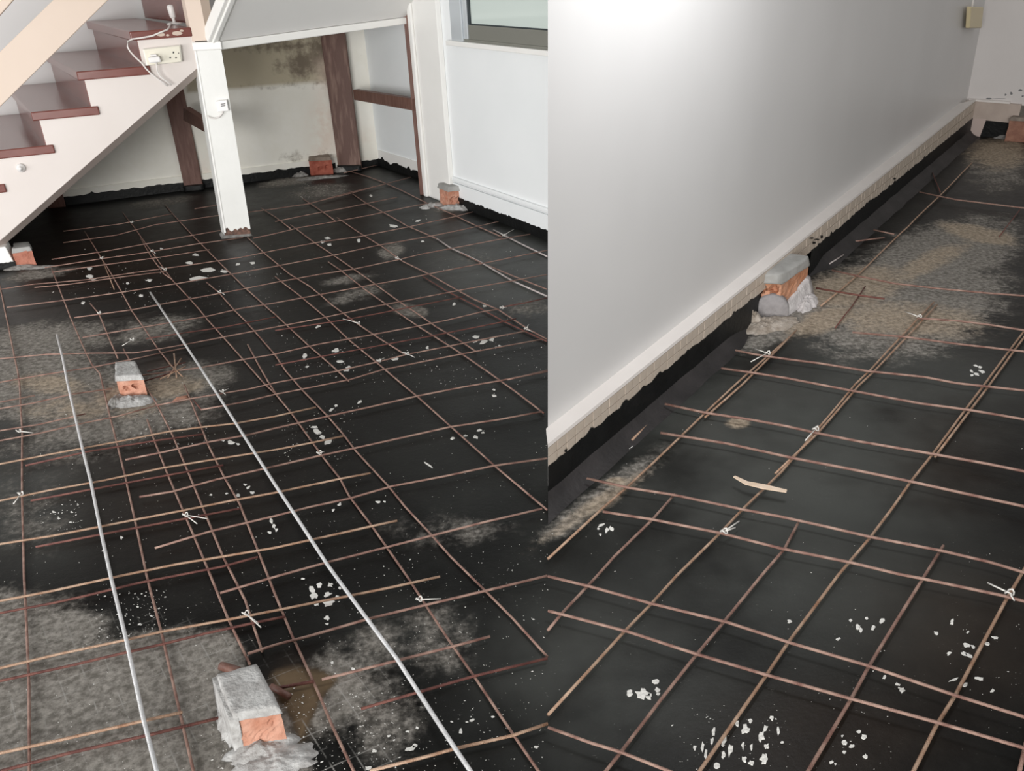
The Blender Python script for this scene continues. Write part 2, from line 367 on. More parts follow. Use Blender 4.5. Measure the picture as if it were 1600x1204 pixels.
# wall paint with cream and damp-stain masks
M = bpy.data.materials.new('back_wall_paint'); M.use_nodes = True; nt = M.node_tree; b = nt.nodes['Principled BSDF']; N = nt.nodes.new; Lk = nt.links.new
tc = N('ShaderNodeTexCoord').outputs['Object']; mid = ntex(4, 7, .65); fine = ntex(22, 6, .65)
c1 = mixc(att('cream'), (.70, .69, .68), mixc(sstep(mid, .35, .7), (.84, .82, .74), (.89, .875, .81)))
c1 = mixc(sstep(ma('ADD', att('olive'), ma('MULTIPLY_ADD', mid, .5, -.32)), .1, .75), c1, (.47, .415, .30))
c1 = mixc(sstep(ma('ADD', att('damp'), ma('MULTIPLY_ADD', fine, 1.1, -.72)), .0, .55), c1, (.16, .125, .085))
c1 = mixc(ma('MULTIPLY', att('pink'), sstep(mid, .35, .6)), c1, (.70, .56, .46))
Lk(c1, b.inputs['Base Color']); b.inputs['Roughness'].default_value = .55
M_back = M
wb0 = wbA-uB*3.2
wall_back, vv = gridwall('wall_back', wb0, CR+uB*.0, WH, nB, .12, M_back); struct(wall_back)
front = vv[:, 1] > .5; P = PX(vv); px, py = P[:, 0], P[:, 1]
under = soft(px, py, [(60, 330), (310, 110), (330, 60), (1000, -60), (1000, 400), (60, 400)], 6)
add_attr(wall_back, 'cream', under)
add_attr(wall_back, 'olive', soft(px, py, [(290, 40), (530, 20), (519, 128), (345, 141), (290, 146)], 5)*.8)
def blob2(lst):
    out = np.zeros(len(px))
    for (cx, cy, rx, ry, w) in lst: out = np.maximum(out, w*np.exp(-(((px-cx)/rx)**2+((py-cy)/ry)**2)))
    return out
add_attr(wall_back, 'damp', blob2([(440, 72, 90, 14, .55), (470, 100, 26, 30, .75), (500, 85, 26, 40, .8), (512, 110, 12, 30, .8), (440, 105, 20, 14, .5), (505, 130, 20, 8, .5), (420, 135, 90, 5, .35), (460, 245, 22, 10, .5), (510, 245, 12, 16, .45)]))
add_attr(wall_back, 'pink', blob2([(505, 200, 22, 60, .8), (510, 110, 16, 40, .6), (330, 270, 20, 40, .5), (570, 235, 16, 30, .6)]))
def seg(a, b_, t0, t1): return a+(b_-a)*t0, a+(b_-a)*t1
bb = struct(obox('baseboard_back', wbA-uB*.35, uB*(np.linalg.norm(wbB-wbA)+.35), nB*.012, .105, M_back)); bb.data.attributes.new('cream', 'FLOAT', 'POINT').data.foreach_set('value', [1.0]*8)
jag_strip('bitumen_coat', wbA-uB*.02, wbB-uB*.02, 0, .062, .016, nB, M_bit, wall_back, .02, .006)
jag_strip('bitumen_coat', wbB+uB*.17, CR, 0, .05, .016, nB, M_bit, wall_back, .02, .006)
# alcove side wall, beyond the frame
aw1 = CR+uF*1.75; nA = np.array([uF[1], -uF[0], 0]); nA = -nA if nA[0] > 0 else nA
aw = struct(obox('wall_alcove', CR, uF*1.75, -nA*.12, WH, mat('alcove_wall_paint', (.84, .88, .89), .5, (.88, .91, .92), 3)))
jag_strip('bitumen_coat', CR, aw1, 0, .055, .016, nA, M_bit, aw, .03, .016)
struct(obox('baseboard_alcove', CR+uF*.02, uF*1.4, nA*.01, .125, M_trim))
# main right wall with the window; runs on behind the partition
pilL, pilR = setz(V(665, 302, wrA, wrB), 0), setz(V(711, 300, wrA, wrB), 0)
wend = wrB+uR*.95
wall_right = struct(obox('wall_right', pilL, wend-pilL, -nR*.14, WH, M_whiter))
pil = struct(obox('trim_1', pilL-uR*.005, (pilR-pilL), nR*.035, WH, M_trim)); bev(pil, .006)
tm = mk('bead', *(lambda o, du: ([o, o+du, o+du+nR*.02, o+nR*.02, o+Z*WH, o+du+Z*WH, o+du+nR*.02+Z*WH, o+nR*.02+Z*WH], [(0, 1, 2, 3), (4, 5, 6, 7), (0, 1, 5, 4), (1, 2, 6, 5), (2, 3, 7, 6), (3, 0, 4, 7)]))(setz(V(672, 303, wrA, wrB), 0)+nR*.034, uR*.05), M_trim, pil); bev(tm, .008)
zs = .17
sk = struct(obox('baseboard_right', pilR, wend-pilR, nR*.014, zs-.02, M_whiter)); bev(sk, .003)
bev(obox('bead', pilR+Z*(zs-.012), wend-pilR, nR*.02, .03, M_whiter, sk), .008)
jag_strip('bitumen_coat', pilR+uR*.06, wend, 0, .062, .018, nR, M_bit, wall_right, .012, .007)

# window_1 in the right wall
def W2(x, y): return V(x, y, wrA, wrB)
def wbox(name, xa, xb, z0, z1, d0, d1, material, parent, bevel=.003):
    a = setz(V(xa, 60, wrA, wrB), 0)+nR*d0; c = setz(V(xb, 60, wrA, wrB), 0)+nR*d0
    return obox(name, a+Z*z0, c-a, nR*(d1-d0), z1-z0, material, parent, bevel)
zS = W2(730, 66)[2]; 
win = bpy.data.objects.new('window_1', None); COL.objects.link(win); win.location = setz(V(780, 70, wrA, wrB), zS); struct(win)
XE = 960
wbox('sill', 706, XE, zS-.022, zS+.006, 0, .045, M_trim, win)
wbox('frame', 712, 729, zS+.006, 2.05, 0, .03, M_alu, win)
wbox('frame', 729, XE, zS+.006, zS+.02, 0, .02, M_alug, win)
wbox('frame', 729, XE, 2.0, 2.05, 0, .03, M_alu, win)
wbox('sash_stile', 729.5, 736, zS+.02, 2.0, 0, .022, M_alu, win)
wbox('sash_rail', 736.5, XE, zS+.02, zS+.098, 0, .018, M_alug, win)
wbox('gasket', 736.2, 739.5, zS+.099, 2.0, 0, .015, M_gasket, win, 0)
wbox('gasket', 739.5, XE, zS+.099, zS+.105, 0, .014, M_gasket, win, 0)
wbox('pane', 739.8, XE, zS+.105, 2.0, 0, .008, M_glass, win, 0)

# ------------------------------------------------------------------ partition on the right
Ga, Gb = F(856, 785), F(1514, 213); uG = unit(Gb-Ga); nG = np.array([uG[1], -uG[0], 0])          # faces the camera side
Wa, Wb = setz(F(856, 668, .204), 0), setz(F(1499, 162, .286), 0); uW = unit(Wb-Wa); nW = np.array([uW[1], -uW[0], 0])
Ea, Eb = F(1514, 213), F(1600, 219); uE = unit(Eb-Ea); nE = np.array([uE[1], -uE[0], 0])
def lcol(x, y, a, b_): return V(x, y, a, b_)
wq0, wq1 = V(856, 690, Wa, Wb), V(856, 0, Wa, Wb); lean = (wq1-wq0)/(wq1[2]-wq0[2]); wa0 = wq0-lean*wq0[2]; wa1 = wq0+lean*(WH-wq0[2])
wk = Wb+uW*.6
bk = lambda q: q-nW*.12+uW*.21
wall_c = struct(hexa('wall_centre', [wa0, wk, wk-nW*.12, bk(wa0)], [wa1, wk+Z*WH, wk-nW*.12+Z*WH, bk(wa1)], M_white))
corner = Wb-uE*.1
ecor = V(1509, 165, Wa, Wb)
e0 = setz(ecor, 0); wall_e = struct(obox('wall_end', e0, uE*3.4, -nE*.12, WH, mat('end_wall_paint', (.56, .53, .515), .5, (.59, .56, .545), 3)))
# skirting with rows of small tiles, ledge on top, bitumen and a cement fillet below
g0 = lambda y: V(856, y, Ga, Gb)
zC0, zC1 = .122, .136; zB0, zB1 = .200, .284
gN, gF_ = setz(V(856, 720, Ga, Gb), 0), Gb
Lg = np.linalg.norm(gF_-gN)
def gp(t, z, off=0):
    if t <= 0:                                                   # the near end is cut square to the view past it
        lo, hi = -.05, .08
        for _ in range(30):
            mt = (lo+hi)/2
            if PX(setz(gN+(gF_-gN)*mt+nG*off, z))[0] < 856.3: lo = mt
            else: hi = mt
        return setz(gN+(gF_-gN)*hi+nG*off, z)
    q = gN+(gF_-gN)*t; return setz(q+nG*off, z)
tpx = lambda x, y: np.linalg.norm((setz(V(x, y, Ga, Gb), 0)-gN))/Lg
zB = lambda t: zB0+(zB1-zB0)*t
zC = lambda t: zC0+(zC1-zC0)*t
base_c = struct(hexa('baseboard_centre', [gp(0, zC(0), -.006), gp(1, zC(1), -.006), setz(wk, zC(1)), setz(wa0+uW*.08, zC(0))],
                     [gp(0, zB(0)-.012, -.006), gp(1, zB(1)-.012, -.006), setz(wk, zB(1)-.012), setz(wa0+uW*.08, zB(0)-.012)], M_joint))
wA = lambda t, z: setz(wa0+(Wb-wa0)*t, z)
led = hexa('ledge', [gp(0, zB(0)-.011, .001), gp(1, zB(1)-.011, .001), wA(1, zB(1)-.011), wA(0, zB(0)-.011)],
           [gp(0, zB(0), -.001), gp(1, zB(1), -.001), wA(1, zB(1)+.006), wA(0, zB(0)+.006)], M_ledge, base_c)
NT = 118
for i in range(NT):
    for rw in range(2):
        t0, t1 = (i+.04)/NT if i else 0, (i+.96)/NT
        z0 = lambda t: zC(t)+(zB(t)-.012-zC(t))*(rw*.5+.02); z1 = lambda t: zC(t)+(zB(t)-.012-zC(t))*(rw*.5+.48)
        e = random.uniform(.0, .0015)
        hexa('tile', [gp(t0, z0(t0), e), gp(t1, z0(t1), e), gp(t1, z0(t1), -.006), gp(t0, z0(t0), -.006)],
             [gp(t0, z1(t0), e), gp(t1, z1(t1), e), gp(t1, z1(t1), -.006), gp(t0, z1(t0), -.006)], M_tile, base_c)
hexa('bitumen_coat', [gp(0, 0, -.012), gp(1, 0, -.012), gp(1, 0, -.06), gp(0, 0, -.06)], [gp(0, zC(0), -.012), gp(1, zC(1), -.012), gp(1, zC(1), -.06), gp(0, zC(0), -.06)], M_bit, wall_c)
tS0, tS1 = tpx(1172, 510), tpx(1262, 432)        # the brick stump interrupts the coat
for ta, tb in ((0, tS0), (tS1, 1)):
    k = int((tb-ta)*Lg/.02); vs = []; fs = []
    for i in range(k+1):
        t = ta+(tb-ta)*i/k; top = zC(t)+.006+.007*noise.noise(Vector((i*.3, 3, 1)))+random.uniform(-.003, .003)
        if random.random() < .12: top += random.uniform(.003, .012)
        if .48 < t < .56: top += .02*max(0, noise.noise(Vector((i*.9, 9, 1)))+.35)
        vs += [gp(t, 0, -.012), gp(t, top, -.012), gp(t, 0, .0035), gp(t, top, .0035)]
    for i in range(k):
        o = 4*i; fs += [(o, o+1, o+5, o+4), (o+2, o+6, o+7, o+3), (o+1, o+3, o+7, o+5)]
    mk('bitumen_coat', vs, fs, M_bit, wall_c)
    vs = []; fs = []; k = int((tb-ta)*Lg/.06); prof = [(0.0, .05), (.012, .034), (.026, .02), (.045, .009), (.07, .0005)]
    for i in range(k+1):
        t = ta+(tb-ta)*i/k; s_ = 1+.12*noise.noise(Vector((i*.4, 1, 7)))
        s_ *= (.85 if t < .4 else 1.0)*max(.12, min(1, abs(t-(tS0 if ta == 0 else tS1))/.035))
        vs += [gp(t, zz*s_, .003+dd*s_) for dd, zz in prof]
    for i in range(k):
        for j in range(4): o = 5*i+j; fs.append((o, o+1, o+6, o+5))
    mk('cement_fillet', vs, fs, M_fillet, wall_c, True)
# end wall skirting
def ep(s, z, off=0): return setz(Ea+uE*s+nE*off, z)
base_e = struct(hexa('baseboard_end', [ep(-.05, .136, -.004), ep(.32, .12, -.004), ep(.32, .12, -.1), ep(-.05, .136, -.1)], [ep(-.05, .27, -.004), ep(.32, .262, -.004), ep(.32, .262, -.1), ep(-.05, .27, -.1)], mat('end_skirting', (.40, .325, .28), .6, (.47, .39, .34), 9)))
hexa('ledge', [ep(-.05, .271, 0), ep(.24, .263, 0), ep(.24, .263, -.09), ep(-.05, .271, -.09)], [ep(-.05, .284, 0), ep(.24, .276, 0), ep(.24, .29, -.09), ep(-.05, .29, -.09)], M_ledge, base_e)
hexa('plaster_tongue', [ep(.0, 0, -.02), ep(.075, 0, -.02), ep(.075, 0, -.04), ep(.0, 0, -.04)], [ep(-.03, .14, -.003), ep(.10, .14, -.003), ep(.10, .14, -.04), ep(-.03, .14, -.04)], mat('pink_plaster', (.52, .42, .38), .8), base_e)
hexa('bitumen_coat', [ep(-.05, 0, -.03), ep(3, 0, -.03), ep(3, 0, -.12), ep(-.05, 0, -.12)], [ep(-.05, .125, -.012), ep(3, .125, -.012), ep(3, .125, -.12), ep(-.05, .125, -.12)], M_bit, wall_e)
rough('mortar_patch', [ep(.28, .17, .0), ep(2.0, .17, .0), ep(2.0, .17, -.1), ep(.28, .17, -.1)], [ep(.25, .295, -.05), ep(2.0, .30, -.05), ep(2.0, .30, -.1), ep(.25, .295, -.1)], mat('dark_mortar', (.13, .12, .105), .9, (.22, .205, .18), 20), wall_e, 8, .01, 9)

# ------------------------------------------------------------------ beam, soffit, column above the post, ceiling
pFL, pFR = F(352, 371), F(393, 367); bmB = F(667, 303)
q = [V(345, 78, pFR, bmB), V(669, 33, pFR, bmB), V(664, 23, pFR, bmB), V(345, 65, pFR, bmB)]
nBm = unit(np.cross(q[1]-q[0], Z)); nBm = -nBm if nBm[1] > 0 else nBm
beam = struct(extrude('trim_2', q, -nBm*.09, M_trim)); bev(beam, .006)
sA, sB = q[3]-nBm*.004+Z*.004, q[2]-nBm*.004+Z*.004
su = unit(sB-sA); sn = unit(np.cross(su, unit(nBm*.72+Z*.69)))
def onpl(x, y): d = R @ np.array([x-800., y-602., f]); return C+d*(sn@(sA-C)/(sn@d))
sL1, sR1 = sA+(onpl(371, 0)-sA)*4, sB+(onpl(693, 0)-sB)*6
sL1 = sA+(sL1-sA)*min(1, .55/(sL1-sA)[2]); sR1 = sB+(sR1-sB)*((sL1-sA)[2]/(sR1-sB)[2])
so = struct(extrude('ceiling_soffit', [sA, sB, sR1, sL1], sn*.03*np.sign(-sn@(C-sA)), M_soffit))
back = np.sign(-sn@(C-sA))*sn
extrude('moulding', [sA-su*.075, sA, sL1, sL1-su*.075], back*.07, M_trim, so, .006)
bev(extrude('moulding', [sA-su*.05-back*.012, sA-su*.02-back*.012, sL1-su*.02-back*.012, sL1-su*.05-back*.012], back*.014, M_trim, so), .004)
pTL, pTR = V(303, 75, pFL, pFR), V(345, 73, pFL, pFR)
dPost = unit(np.array([-.45, .89, 0]))*.11
cz = pTL[2]+.035
c0 = setz(pTL, cz)-dPost*.02; c1_ = setz(pTR, cz)-dPost*.02
wC = c1_-c0
col = struct(hexa('trim_3', [c0, c0+wC*.56, c0+wC*.95+dPost*.5, c0+wC*.95+dPost, c0+dPost], [setz(v_, 2.6) for v_ in (c0, c0+wC*.56, c0+wC*.95+dPost*.5, c0+wC*.95+dPost, c0+dPost)], M_peach))
#@@THINGS
# ------------------------------------------------------------------ staircase
sR, sL = F(352, 371), F(0, 420); uS = unit(sR-sL)
nS = np.array([uS[1], -uS[0], 0]); nS = -nS if nS[1] > 0 else nS              # towards the room
DV = unit(np.array([-.53, .88, 0]))
def wallhit(p):                                                            # distance from p along DV to the back wall
    A_ = np.array([[DV[0], -uB[0]], [DV[1], -uB[1]]]); return np.linalg.solve(A_, (wbA-p)[:2])[0]
def sp(u, z, off=0): return setz(sL+uS*u+nS*off, z)
stair = empty('staircase', sp(.4, 0), 'brown gloss wooden staircase with cream stringer rising left to right', 'staircase')
noses = [(-.50, .29), (-.205, .47), (.09, .65), (.383, .829), (.656, 1.014), (.966, 1.193)]
TH = .047
prof = [(1.286, .985), (.04, .156), (-.2, 0), (-.75, 0)]
top = [(-.75, .245)]
for i, (u, z) in enumerate(noses):
    nxt = noses[i+1][0] if i < 5 else 1.27
    top += [(u+.03, z-TH), (nxt+.03, z-TH)] if i < 5 else [(u+.03, z-TH), (1.292, z-TH)]
poly = [sp(u, z) for u, z in prof[::-1]]+[]
pl = [sp(-.75, 0)]+[sp(u, z) for u, z in top]+[sp(1.292, .99), sp(.04, .156), sp(-.2, 0)]
def extr_concave(name, poly, d, material, parent):
    k = len(poly); v = list(poly)+[p+d for p in poly]
    return mk(name, v, [tuple(range(k)), tuple(range(k, 2*k))[::-1]]+[(i, (i+1) % k, k+(i+1) % k, k+i) for i in range(k)], material, parent)
extr_concave('stringer', pl, -nS*.05, M_stringer, stair)
# chamfered underside edge and sloping underside of the flight
e0, e1 = sp(1.292, .99), sp(-.2, 0)
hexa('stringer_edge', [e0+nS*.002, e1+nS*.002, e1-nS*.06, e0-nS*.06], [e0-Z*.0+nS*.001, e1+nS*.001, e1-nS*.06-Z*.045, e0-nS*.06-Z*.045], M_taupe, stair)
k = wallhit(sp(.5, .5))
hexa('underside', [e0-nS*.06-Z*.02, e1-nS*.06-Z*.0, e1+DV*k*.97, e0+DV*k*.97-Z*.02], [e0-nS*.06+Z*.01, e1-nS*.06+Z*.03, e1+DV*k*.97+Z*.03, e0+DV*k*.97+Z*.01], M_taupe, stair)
for i, (u, z) in enumerate(noses):
    nu = noses[i+1][0] if i < 5 else 1.26
    ue = nu+.066 if i < 5 else 1.286
    a, c = sp(u, z-TH, .012), sp(ue, z-TH, .012); k = wallhit(a)-.004
    o = hexa('tread', [a, c, c+DV*k, a+DV*k], [a+Z*TH, c+Z*TH, c+DV*k+Z*TH, a+DV*k+Z*TH], M_tread, stair); bev(o, .006, 3)
    zl = noses[i-1][1] if i else 0
    a = sp(u+.026, zl, -.002); hexa('riser', [a, a+uS*.02, a+uS*.02+DV*(k-.01), a+DV*(k-.01)], [q_+Z*(z-TH-zl-.001) for q_ in (a, a+uS*.02, a+uS*.02+DV*(k-.01), a+DV*(k-.01))], M_tread, stair)
zt = noses[-1][1]
r0, r1 = F(228, 28, zt), F(299, 37, zt)
hexa('riser', [r0, r1+(r1-r0)*.02, r1+DV*.03+(r1-r0)*.02, r0+DV*.03], [v_+Z*.175 for v_ in (r0, r1+(r1-r0)*.02, r1+DV*.03+(r1-r0)*.02, r0+DV*.03)], M_tread, stair)
ex = r1+(r1-r0)*.0
hexa('tread', [r0+Z*.176-nS*0, r1+Z*.176, r1+DV*.9+Z*.176, r0+DV*.4+Z*.176], [r0+Z*.22, r1+Z*.22, r1+DV*.9+Z*.22, r0+DV*.4+Z*.22], M_tread, stair)
# chipped paint on the end of the top tread
for (x, y, w, h_) in ((251, 54, 9, 3), (277, 52, 10, 4), (262, 55, 3, 2), (284, 48, 4, 2)):
    pts = [V(x+w*math.cos(a)*(.7+.3*random.random()), y+h_*math.sin(a)*(.7+.3*random.random()), sL+nS*.013, sR+nS*.013) for a in np.linspace(0, 6.28, 9)[:-1]]
    extrude('paint_chip', pts, nS*.0015, mat('bare_primer', (.62, .50, .42), .8), stair)
foot = hexa('footing', [sp(-.75, 0, .014), sp(.088, 0, .014), sp(.088, 0, -.1), sp(-.75, 0, -.1)], [sp(-.75, .125, .014), sp(.065, .125, .014), sp(.065, .125, -.1), sp(-.75, .125, -.1)], M_trim, stair, .004)
jag_strip('bitumen_coat', sp(-.75, 0, .015), sp(.09, 0, .015), 0, .035, .01, nS, M_bit, stair, .012, .006)
# railing: two broad sloping boards on posts
rl = empty('stair_railing', sp(-.9, 0, .04), 'peach painted stair railing of two broad sloping boards at the upper left', 'railing')
def rp(x, y): return V(x, y, sL+nS*.05, sR+nS*.05)
def ext_line(a, b_, t0, t1): return a+(b_-a)*t0, a+(b_-a)*t1
lo0, lo1 = ext_line(rp(0, 167), rp(169, 0), -.75, 2.15); hi0, hi1 = ext_line(rp(0, 81), rp(83, 0), -1.55, 4.4)
extrude('lower_board', [lo0, lo1, hi1, hi0], -nS*.035, M_peach, rl, .004)
t0_, t1_ = ext_line(rp(0, 24), rp(21, 0), -5, 17); t2_ = [v_+Z*.13 for v_ in (t0_, t1_)]
extrude('upper_board', [t0_, t1_, t2_[1], t2_[0]], -nS*.035, M_peach, rl, .004)
obox('newel', sp(-.70, 0, .0), uS*.09, nS*.09, 1.25, M_peach, rl, .006)
# white post
post = empty('post', (pFL+pFR)/2+dPost/2, 'white painted square post with a rusted chipped foot on the black floor', 'post')
b4 = [pFL, pFR, pFR+dPost, pFL+dPost]; t4 = [pTL, pTR, pTR+dPost, pTL+dPost]
cen = sum(b4)/4
ins = lambda L_, s: [sum(L_)/4+(v_-sum(L_)/4)*s for v_ in L_]
hexa('core', ins(b4, .96), ins(t4, .96), mat('rusted_foot', (.05, .028, .022), .7, (.23, .12, .085), 40, .5, 120), post)
vs, fs, K = [], [], 14
def lerp4(t, s): 
    kk = int(t) % 4; w = t-int(t); a = b4[kk]*(1-w)+b4[(kk+1) % 4]*w; b_ = t4[kk]*(1-w)+t4[(kk+1) % 4]*w; return a+(b_-a)*s
for i in range(4*K):
    t = i/K; s = (.040+.022*noise.noise(Vector((t*4.5, 0, 3)))+random.uniform(-.008, .010)) if i % K else .035
    if int(t) == 3: s *= .3
    vs += [lerp4(t, max(s, .004)), lerp4(t, 1)]
for i in range(4*K): j = (i+1) % (4*K); fs.append((2*i, 2*j, 2*j+1, 2*i+1))
fs.append(tuple(2*i+1 for i in range(4*K)))
mk('shaft', vs, fs, M_post, post)
cap0 = [pTL+(pTL-pTR)*.04-dPost*.1-Z*.015, pTR+(pTR-pTL)*.03-dPost*.1-Z*.015]
cap0 = [cap0[0], cap0[1], cap0[1]+dPost*1.1, cap0[0]+dPost*1.1]
hexa('cap', cap0, [v_+Z*.045 for v_ in cap0], M_trim, post, .006)
nP = unit(np.cross(pFR-pFL, Z)); nP = -nP if nP[1] > 0 else nP
a_, c_ = pFL+(pTL-pFL)*.02, pTL
bev(hexa('corner_bead', [v_+Z*.03 for v_ in (pFL+nP*.004, pFL+(pFR-pFL)*.07+nP*.004, pFL+(pFR-pFL)*.07, pFL)], [v_ for v_ in (pTL+nP*.004, pTL+(pTR-pTL)*.07+nP*.004, pTL+(pTR-pTL)*.07, pTL)], M_trim, post), .003)
rough('mortar_base', [pFL+Z*.0-nP*-.02-(pFR-pFL)*.12, pFR+nP*.02+(pFR-pFL)*.05, pFR+dPost, pFL+dPost-(pFR-pFL)*.1], [pFL+Z*.012, pFR+Z*.008, pFR+dPost+Z*.012, pFL+dPost+Z*.012], M_mortar, post, 8, .004, 25)
# timber frames under the stairs
def tframe(label, posts, rails, axis_u, depth):
    bx = F(*posts[0][0]); t = empty('timber_framework', bx, label, 'frame', None); t['kind'] = 'thing'
    for (bl, br, h_, m_, dd) in posts:
        a, c = F(*bl), F(*br); nrm = unit(np.cross(c-a, Z)); nrm = -nrm if nrm[1] > 0 else nrm
        o = hexa('post', [a, c, c-nrm*dd, a-nrm*dd], [v_+Z*h_ for v_ in (a, c, c-nrm*dd, a-nrm*dd)], m_, t, .004)
    return t
frB = tframe('brown timber frame of wide and narrow post joined by one rail, beside the right wall',
             [((529, 267), (565, 266), 1.5, M_timberb, .03), ((656, 304.5), (667, 305), 1.5, M_timber, .05)], [], None, 0)
fa, fb = F(560, 267), F(656, 304)
def rail(par, a, b_, pts):
    q_ = [V(x, y, a, b_) for x, y in pts]; nn = np.array([(b_-a)[1], -(b_-a)[0], 0]); nn = unit(nn); nn = nn if nn[0] > 0 else -nn
    return extrude('rail', q_, nn*.05, M_timber, par, .004)
rail(frB, fa, fb, [(551, 140), (650, 155), (651, 174), (553, 156)])
rough('skirt_coat', [F(528, 268), F(565, 268), F(565, 266), F(528, 266)], [F(528, 268)+Z*.045, F(565, 268)+Z*.045, F(565, 266)+Z*.045, F(528, 266)+Z*.045], M_bit, frB, 6, .003)
frA = tframe('brown timber post and rail behind the white post under the stairs', [((289, 298), (318, 295), 1.0, M_timber, .06)], [], None, 0)
fa2 = F(300, 297); rail(frA, fa2, fa2+uF*1.0, [(286, 168), (340, 202), (340, 218), (286, 188)])
rough('skirt_coat', [F(288, 300), F(319, 297), F(318, 295), F(288, 298)], [v_+Z*.04 for v_ in (F(288, 300), F(319, 297), F(318, 295), F(288, 298))], M_bit, frA, 6, .003)

lowp = empty('timber_post', F(90, 322), 'brown timber post end on the floor under the low end of the stairs', 'post')
hexa('post', [F(76, 326), F(103, 323), F(103, 319), F(76, 322)], [v_+Z*.30 for v_ in (F(76, 326), F(103, 323), F(103, 319), F(76, 322))], M_timber, lowp, .004)
# ------------------------------------------------------------------ small fittings on the stairs and post
def sq(x, y, off=0): return V(x, y, sL+nS*off, sR+nS*off)
q4 = [sq(229, 102), sq(285, 96), sq(282, 70), sq(223, 76)]
sock = empty('socket_outlet', sum(q4)/4, 'cream double socket outlet with a white plug, mounted on the stair stringer', 'socket')
bev(extrude('backbox', q4, nS*.03, M_plastic, sock), .004)
sq2 = lambda x, y: sq(x, y, .0325)
cq = sum(q4)/4
extrude('faceplate', [cq+(v_-cq)*.94+nS*.030 for v_ in q4], nS*.006, mat('cream_faceplate', (.80, .76, .64), .3), sock, .002)
for (x, y, w, h_) in ((271, 82, 2.2, 3), (266, 90, 2.6, 2), (275, 90, 2.6, 2), (279, 83, 1.6, 1.6)):
    extrude('pin_hole', [V(x+sx*w*.5, y+sy*h_*.5, sL+nS*.036, sR+nS*.036) for sx, sy in ((-1, 1), (1, 1), (1, -1), (-1, -1))], nS*.0008, M_dark, sock)
pq = [V(x, y, sL+nS*.037, sR+nS*.037) for x, y in ((234, 98), (252, 96), (249, 87), (231, 89))]
plug = empty('plug', sum(pq)/4, 'white plug with cable pushed into the double socket on the stringer', 'plug')
extrude('body', pq, nS*.04, M_plasticw, plug, .006)
bev(extrude('grip', [V(x, y, sL+nS*.037, sR+nS*.037) for x, y in ((236, 88), (246, 87), (244, 84), (234, 85))], nS*.03, M_plasticw, plug), .004)
tube('cable', [V(x, y, sL+nS*.05, sR+nS*.05) for x, y in ((244, 97), (245, 104), (246, 112), (250, 119), (256, 124), (262, 128), (268, 133))], .004, M_cable, plug, 8, 0)
ld = F(273, 38, zt)
lamp = empty('small_lamp', ld, 'small white lamp on a round base standing on the top stair tread', 'lamp')
def lathe(name, c, prof, material, parent, n=20, ax=Z):
    a = np.array([1., 0, 0]) if abs(ax[0]) < .9 else np.array([0, 1., 0]); s_ = unit(np.cross(ax, a)); w_ = np.cross(ax, s_); vs, fs = [], []
    for r, h_ in prof:
        for k_ in range(n): an = 2*math.pi*k_/n; vs.append(c+ax*h_+r*(math.cos(an)*s_+math.sin(an)*w_))
    for j in range(len(prof)-1):
        for k_ in range(n): fs.append((j*n+k_, j*n+(k_+1) % n, (j+1)*n+(k_+1) % n, (j+1)*n+k_))
    fs += [tuple(range(n)), tuple(range((len(prof)-1)*n, len(prof)*n))]
    return mk(name, vs, fs, material, parent, True)
lathe('base', ld, [(.044, 0), (.044, .004), (.036, .009), (.012, .012)], M_plasticw, lamp)
ax = unit(np.array([-.06, 0, 1.]))
lathe('stem', ld+Z*.011, [(.010, 0), (.008, .018), (.012, .024)], M_plasticw, lamp, 14, ax)
lathe('head', ld+Z*.011+ax*.024, [(.012, 0), (.018, .008), (.020, .058), (.016, .068), (.005, .071)], M_plasticw, lamp, 18, ax)
tube('cable', [ld+np.array([-.01, -.03, .006]), V(262, 46, sL+nS*.02, sR+nS*.02)]+[V(x, y, sL+nS*.022, sR+nS*.022) for x, y in ((250, 51), (238, 56), (222, 59), (207, 61), (200, 65), (199, 73), (203, 80), (210, 88), (222, 99), (228, 107), (237, 116), (246, 123), (255, 129), (262, 134))], .0045, M_cable, lamp, 8)
hk = sq(33, 262)
hook = tag(lathe('hook', hk, [(.022, 0), (.024, .006), (.017, .012), (.008, .026), (.010, .03)], M_plasticw, None, 16, nS), 'small round white plastic hook stuck on the stair stringer', 'hook')
pp = lambda x, y, o=0: V(x, y, pFL+nP*o+(pTL-pFL)*.75*np.array([1, 1, 0]), pFR+nP*o+(pTL-pFL)*.75*np.array([1, 1, 0]))
sw = empty('switch', pp(348, 164), 'small white switch box screwed to the white post', 'switch')
extrude('box', [pp(x, y, .004) for x, y in ((341, 174), (358, 172), (355, 155), (338, 157))], nP*.028, M_plasticw, sw, .003)
for yy in (161.5, 164.5): extrude('mark', [pp(x, y, .0325) for x, y in ((345, yy+1.6), (352, yy+.8), (352, yy-.4), (345, yy+.4))], nP*.001, M_dark, sw)
tube('cable', [pp(x, y, .012) for x, y in ((349, 173), (347, 178), (342, 183), (335, 185), (328, 184), (324, 181))], .004, M_cable, sw, 8)

# hanging switch on the far right
hp = lambda x, y, o=.02: V(x, y, Wa+nW*o, Wb+nW*o)
hs_ = empty('hanging_switch', hp(1519, 28), 'beige hanging switch on a cord beside the wall corner at the upper right', 'switch')
o = extrude('body', [hp(1508, 44), hp(1527, 44), hp(1530, 11), hp(1510, 10)], nW*.03, M_beigep, hs_); bev(o, .008, 3)
tube('cord', [hp(1519, 11, .045), hp(1521, 0, .045), hp(1524, -30, .045), hp(1528, -120, .045)], .007, M_cable, hs_, 8)

